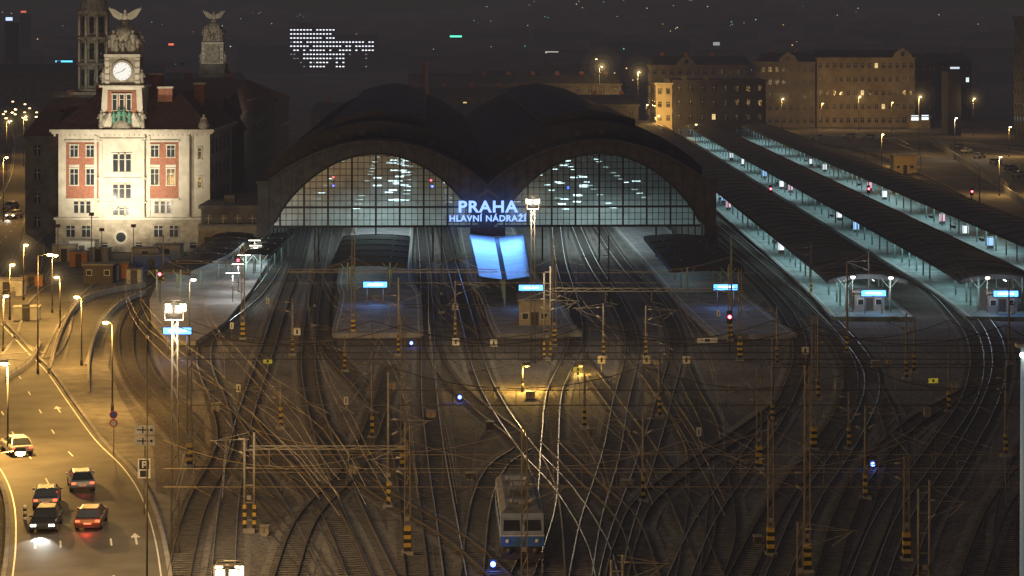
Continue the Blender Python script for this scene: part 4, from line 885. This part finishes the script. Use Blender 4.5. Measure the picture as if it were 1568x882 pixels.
car(16,322,('grey',(.2,.2,.2)),D(170)); car(22,335,('silver',(.36,.37,.38)),D(170),head=True)
for (u,v) in((1300,212),(1330,213),(1250,214)): car(u,v,('grey',(.2,.2,.2)),D(90))
def rsign(u,vb,vt,kind):
    x,y=gp(u,vb); k=(vb-44)/H; h=(vb-vt)/k; mb=MB(); mb.tube((0,0,0),(0,0,h),.05,M_steel,6)
    if kind=='panel':
        for z in(h-.75,h-1.6): mb.box(-.75,.75,-.08,-.055,z,z+.7,M_white); mb.box(-.6,.3,-.09,-.083,z+.3,z+.4,M_blk); mb.box(-.2,-.1,-.09,-.083,z+.1,z+.6,M_blk); mb.box(.4,.6,-.09,-.083,z+.25,z+.45,M_blk)
    elif kind=='park':
        mb.box(-.45,.45,-.08,-.055,h-1.4,h,M_white); mb.box(-.35,.35,-.09,-.083,h-.75,h-.08,M_blk); mb.box(-.15,-.05,-.1,-.093,h-.65,h-.18,M_white); mb.box(-.05,.15,-.1,-.093,h-.28,h-.18,M_white); mb.box(-.05,.15,-.1,-.093,h-.5,h-.41,M_white); mb.box(.08,.17,-.1,-.093,h-.41,h-.28,M_white)
        mb.box(-.3,.3,-.09,-.083,h-1.3,h-.85,M_blk)
    else:
        n=20
        for zz,(m1_,m2_) in((h-.35,(mat('sign_blue',(.05,.12,.5),.5),mat('sign_red',(.5,.04,.04),.5))),(h-1.05,(M_white,mat('sign_red',(.5,.04,.04),.5)))):
            for r_,m_,d in((.33,m2_,.08),(.23,m1_,.1)): mb.xz([(r_*math.cos(2*math.pi*i/n),zz+r_*math.sin(2*math.pi*i/n)) for i in range(n)],-d,-d+.018,m_)
    mb.obj('traffic_sign',(x,y,0))
rsign(222,735,650,'panel'); rsign(221,790,702,'park'); rsign(174,700,628,'round')
mb=MB(); x,y=gp(225,900); mb.tube((0,0,0),(0,0,15.5),.07,M_steeld,8,.04); mb.lathe(0,0,[(.02,15.4),(.1,15.5),(.1,15.6),(.02,15.7)],M_steel,8); mb.obj('flag_pole',(x,y,0))
mb=MB(); x,y=gp(38,800)
for i in range(6): mb.tube((0,0,i*.2),(0,0,i*.2+.2),.12,M_white if i%2 else M_blk,8)
mb.obj('bollard',(x,y,0)); 
mb=MB(); x=28.35;y=130; mb.tube((0,0,0),(0,0,17),.30,mat('glowing_blue_paint',(.24,.36,.46),.5,0,.05,1,em=(.25,.42,.58),es=.16),12,.22); mb.box(-.5,.5,-.3,.3,17,17.2,M_steel); mb.tube((-.2,-.3,16.6),(-.2,-.5,16.6),.14,M_lampW,8); mb.obj('painted_mast',(x,y,0))  # faint emission in the paint stands in for light on the mast
road([(1165,205),(1300,208),(1420,215),(1520,225),(1640,240)],9,m=M_asph2,z=.03,marks=True)
road([(1440,215),(1500,250),(1580,300),(1680,380)],7,m=M_asph2,z=.05,marks=False)
pa=crom([gp(*p) for p in [(1430,222),(1490,262),(1560,312),(1640,380)]],4); mb=MB(); ribbon(mb,pa,-.15,.15,0,M_conc,1.6)
for a in pa: mb.tube((a.x,a.y,1.5),(a.x,a.y,2.6),.05,M_steel,4)
mb.obj('boundary_wall')
for i,(u,v) in enumerate([(1480,235),(1500,243),(1525,252),(1548,262),(1560,272),(1470,228)]): car(u,v,('grey',(.2,.2,.2)) if i%2 else ('silver',(.36,.37,.38)),D(-35))
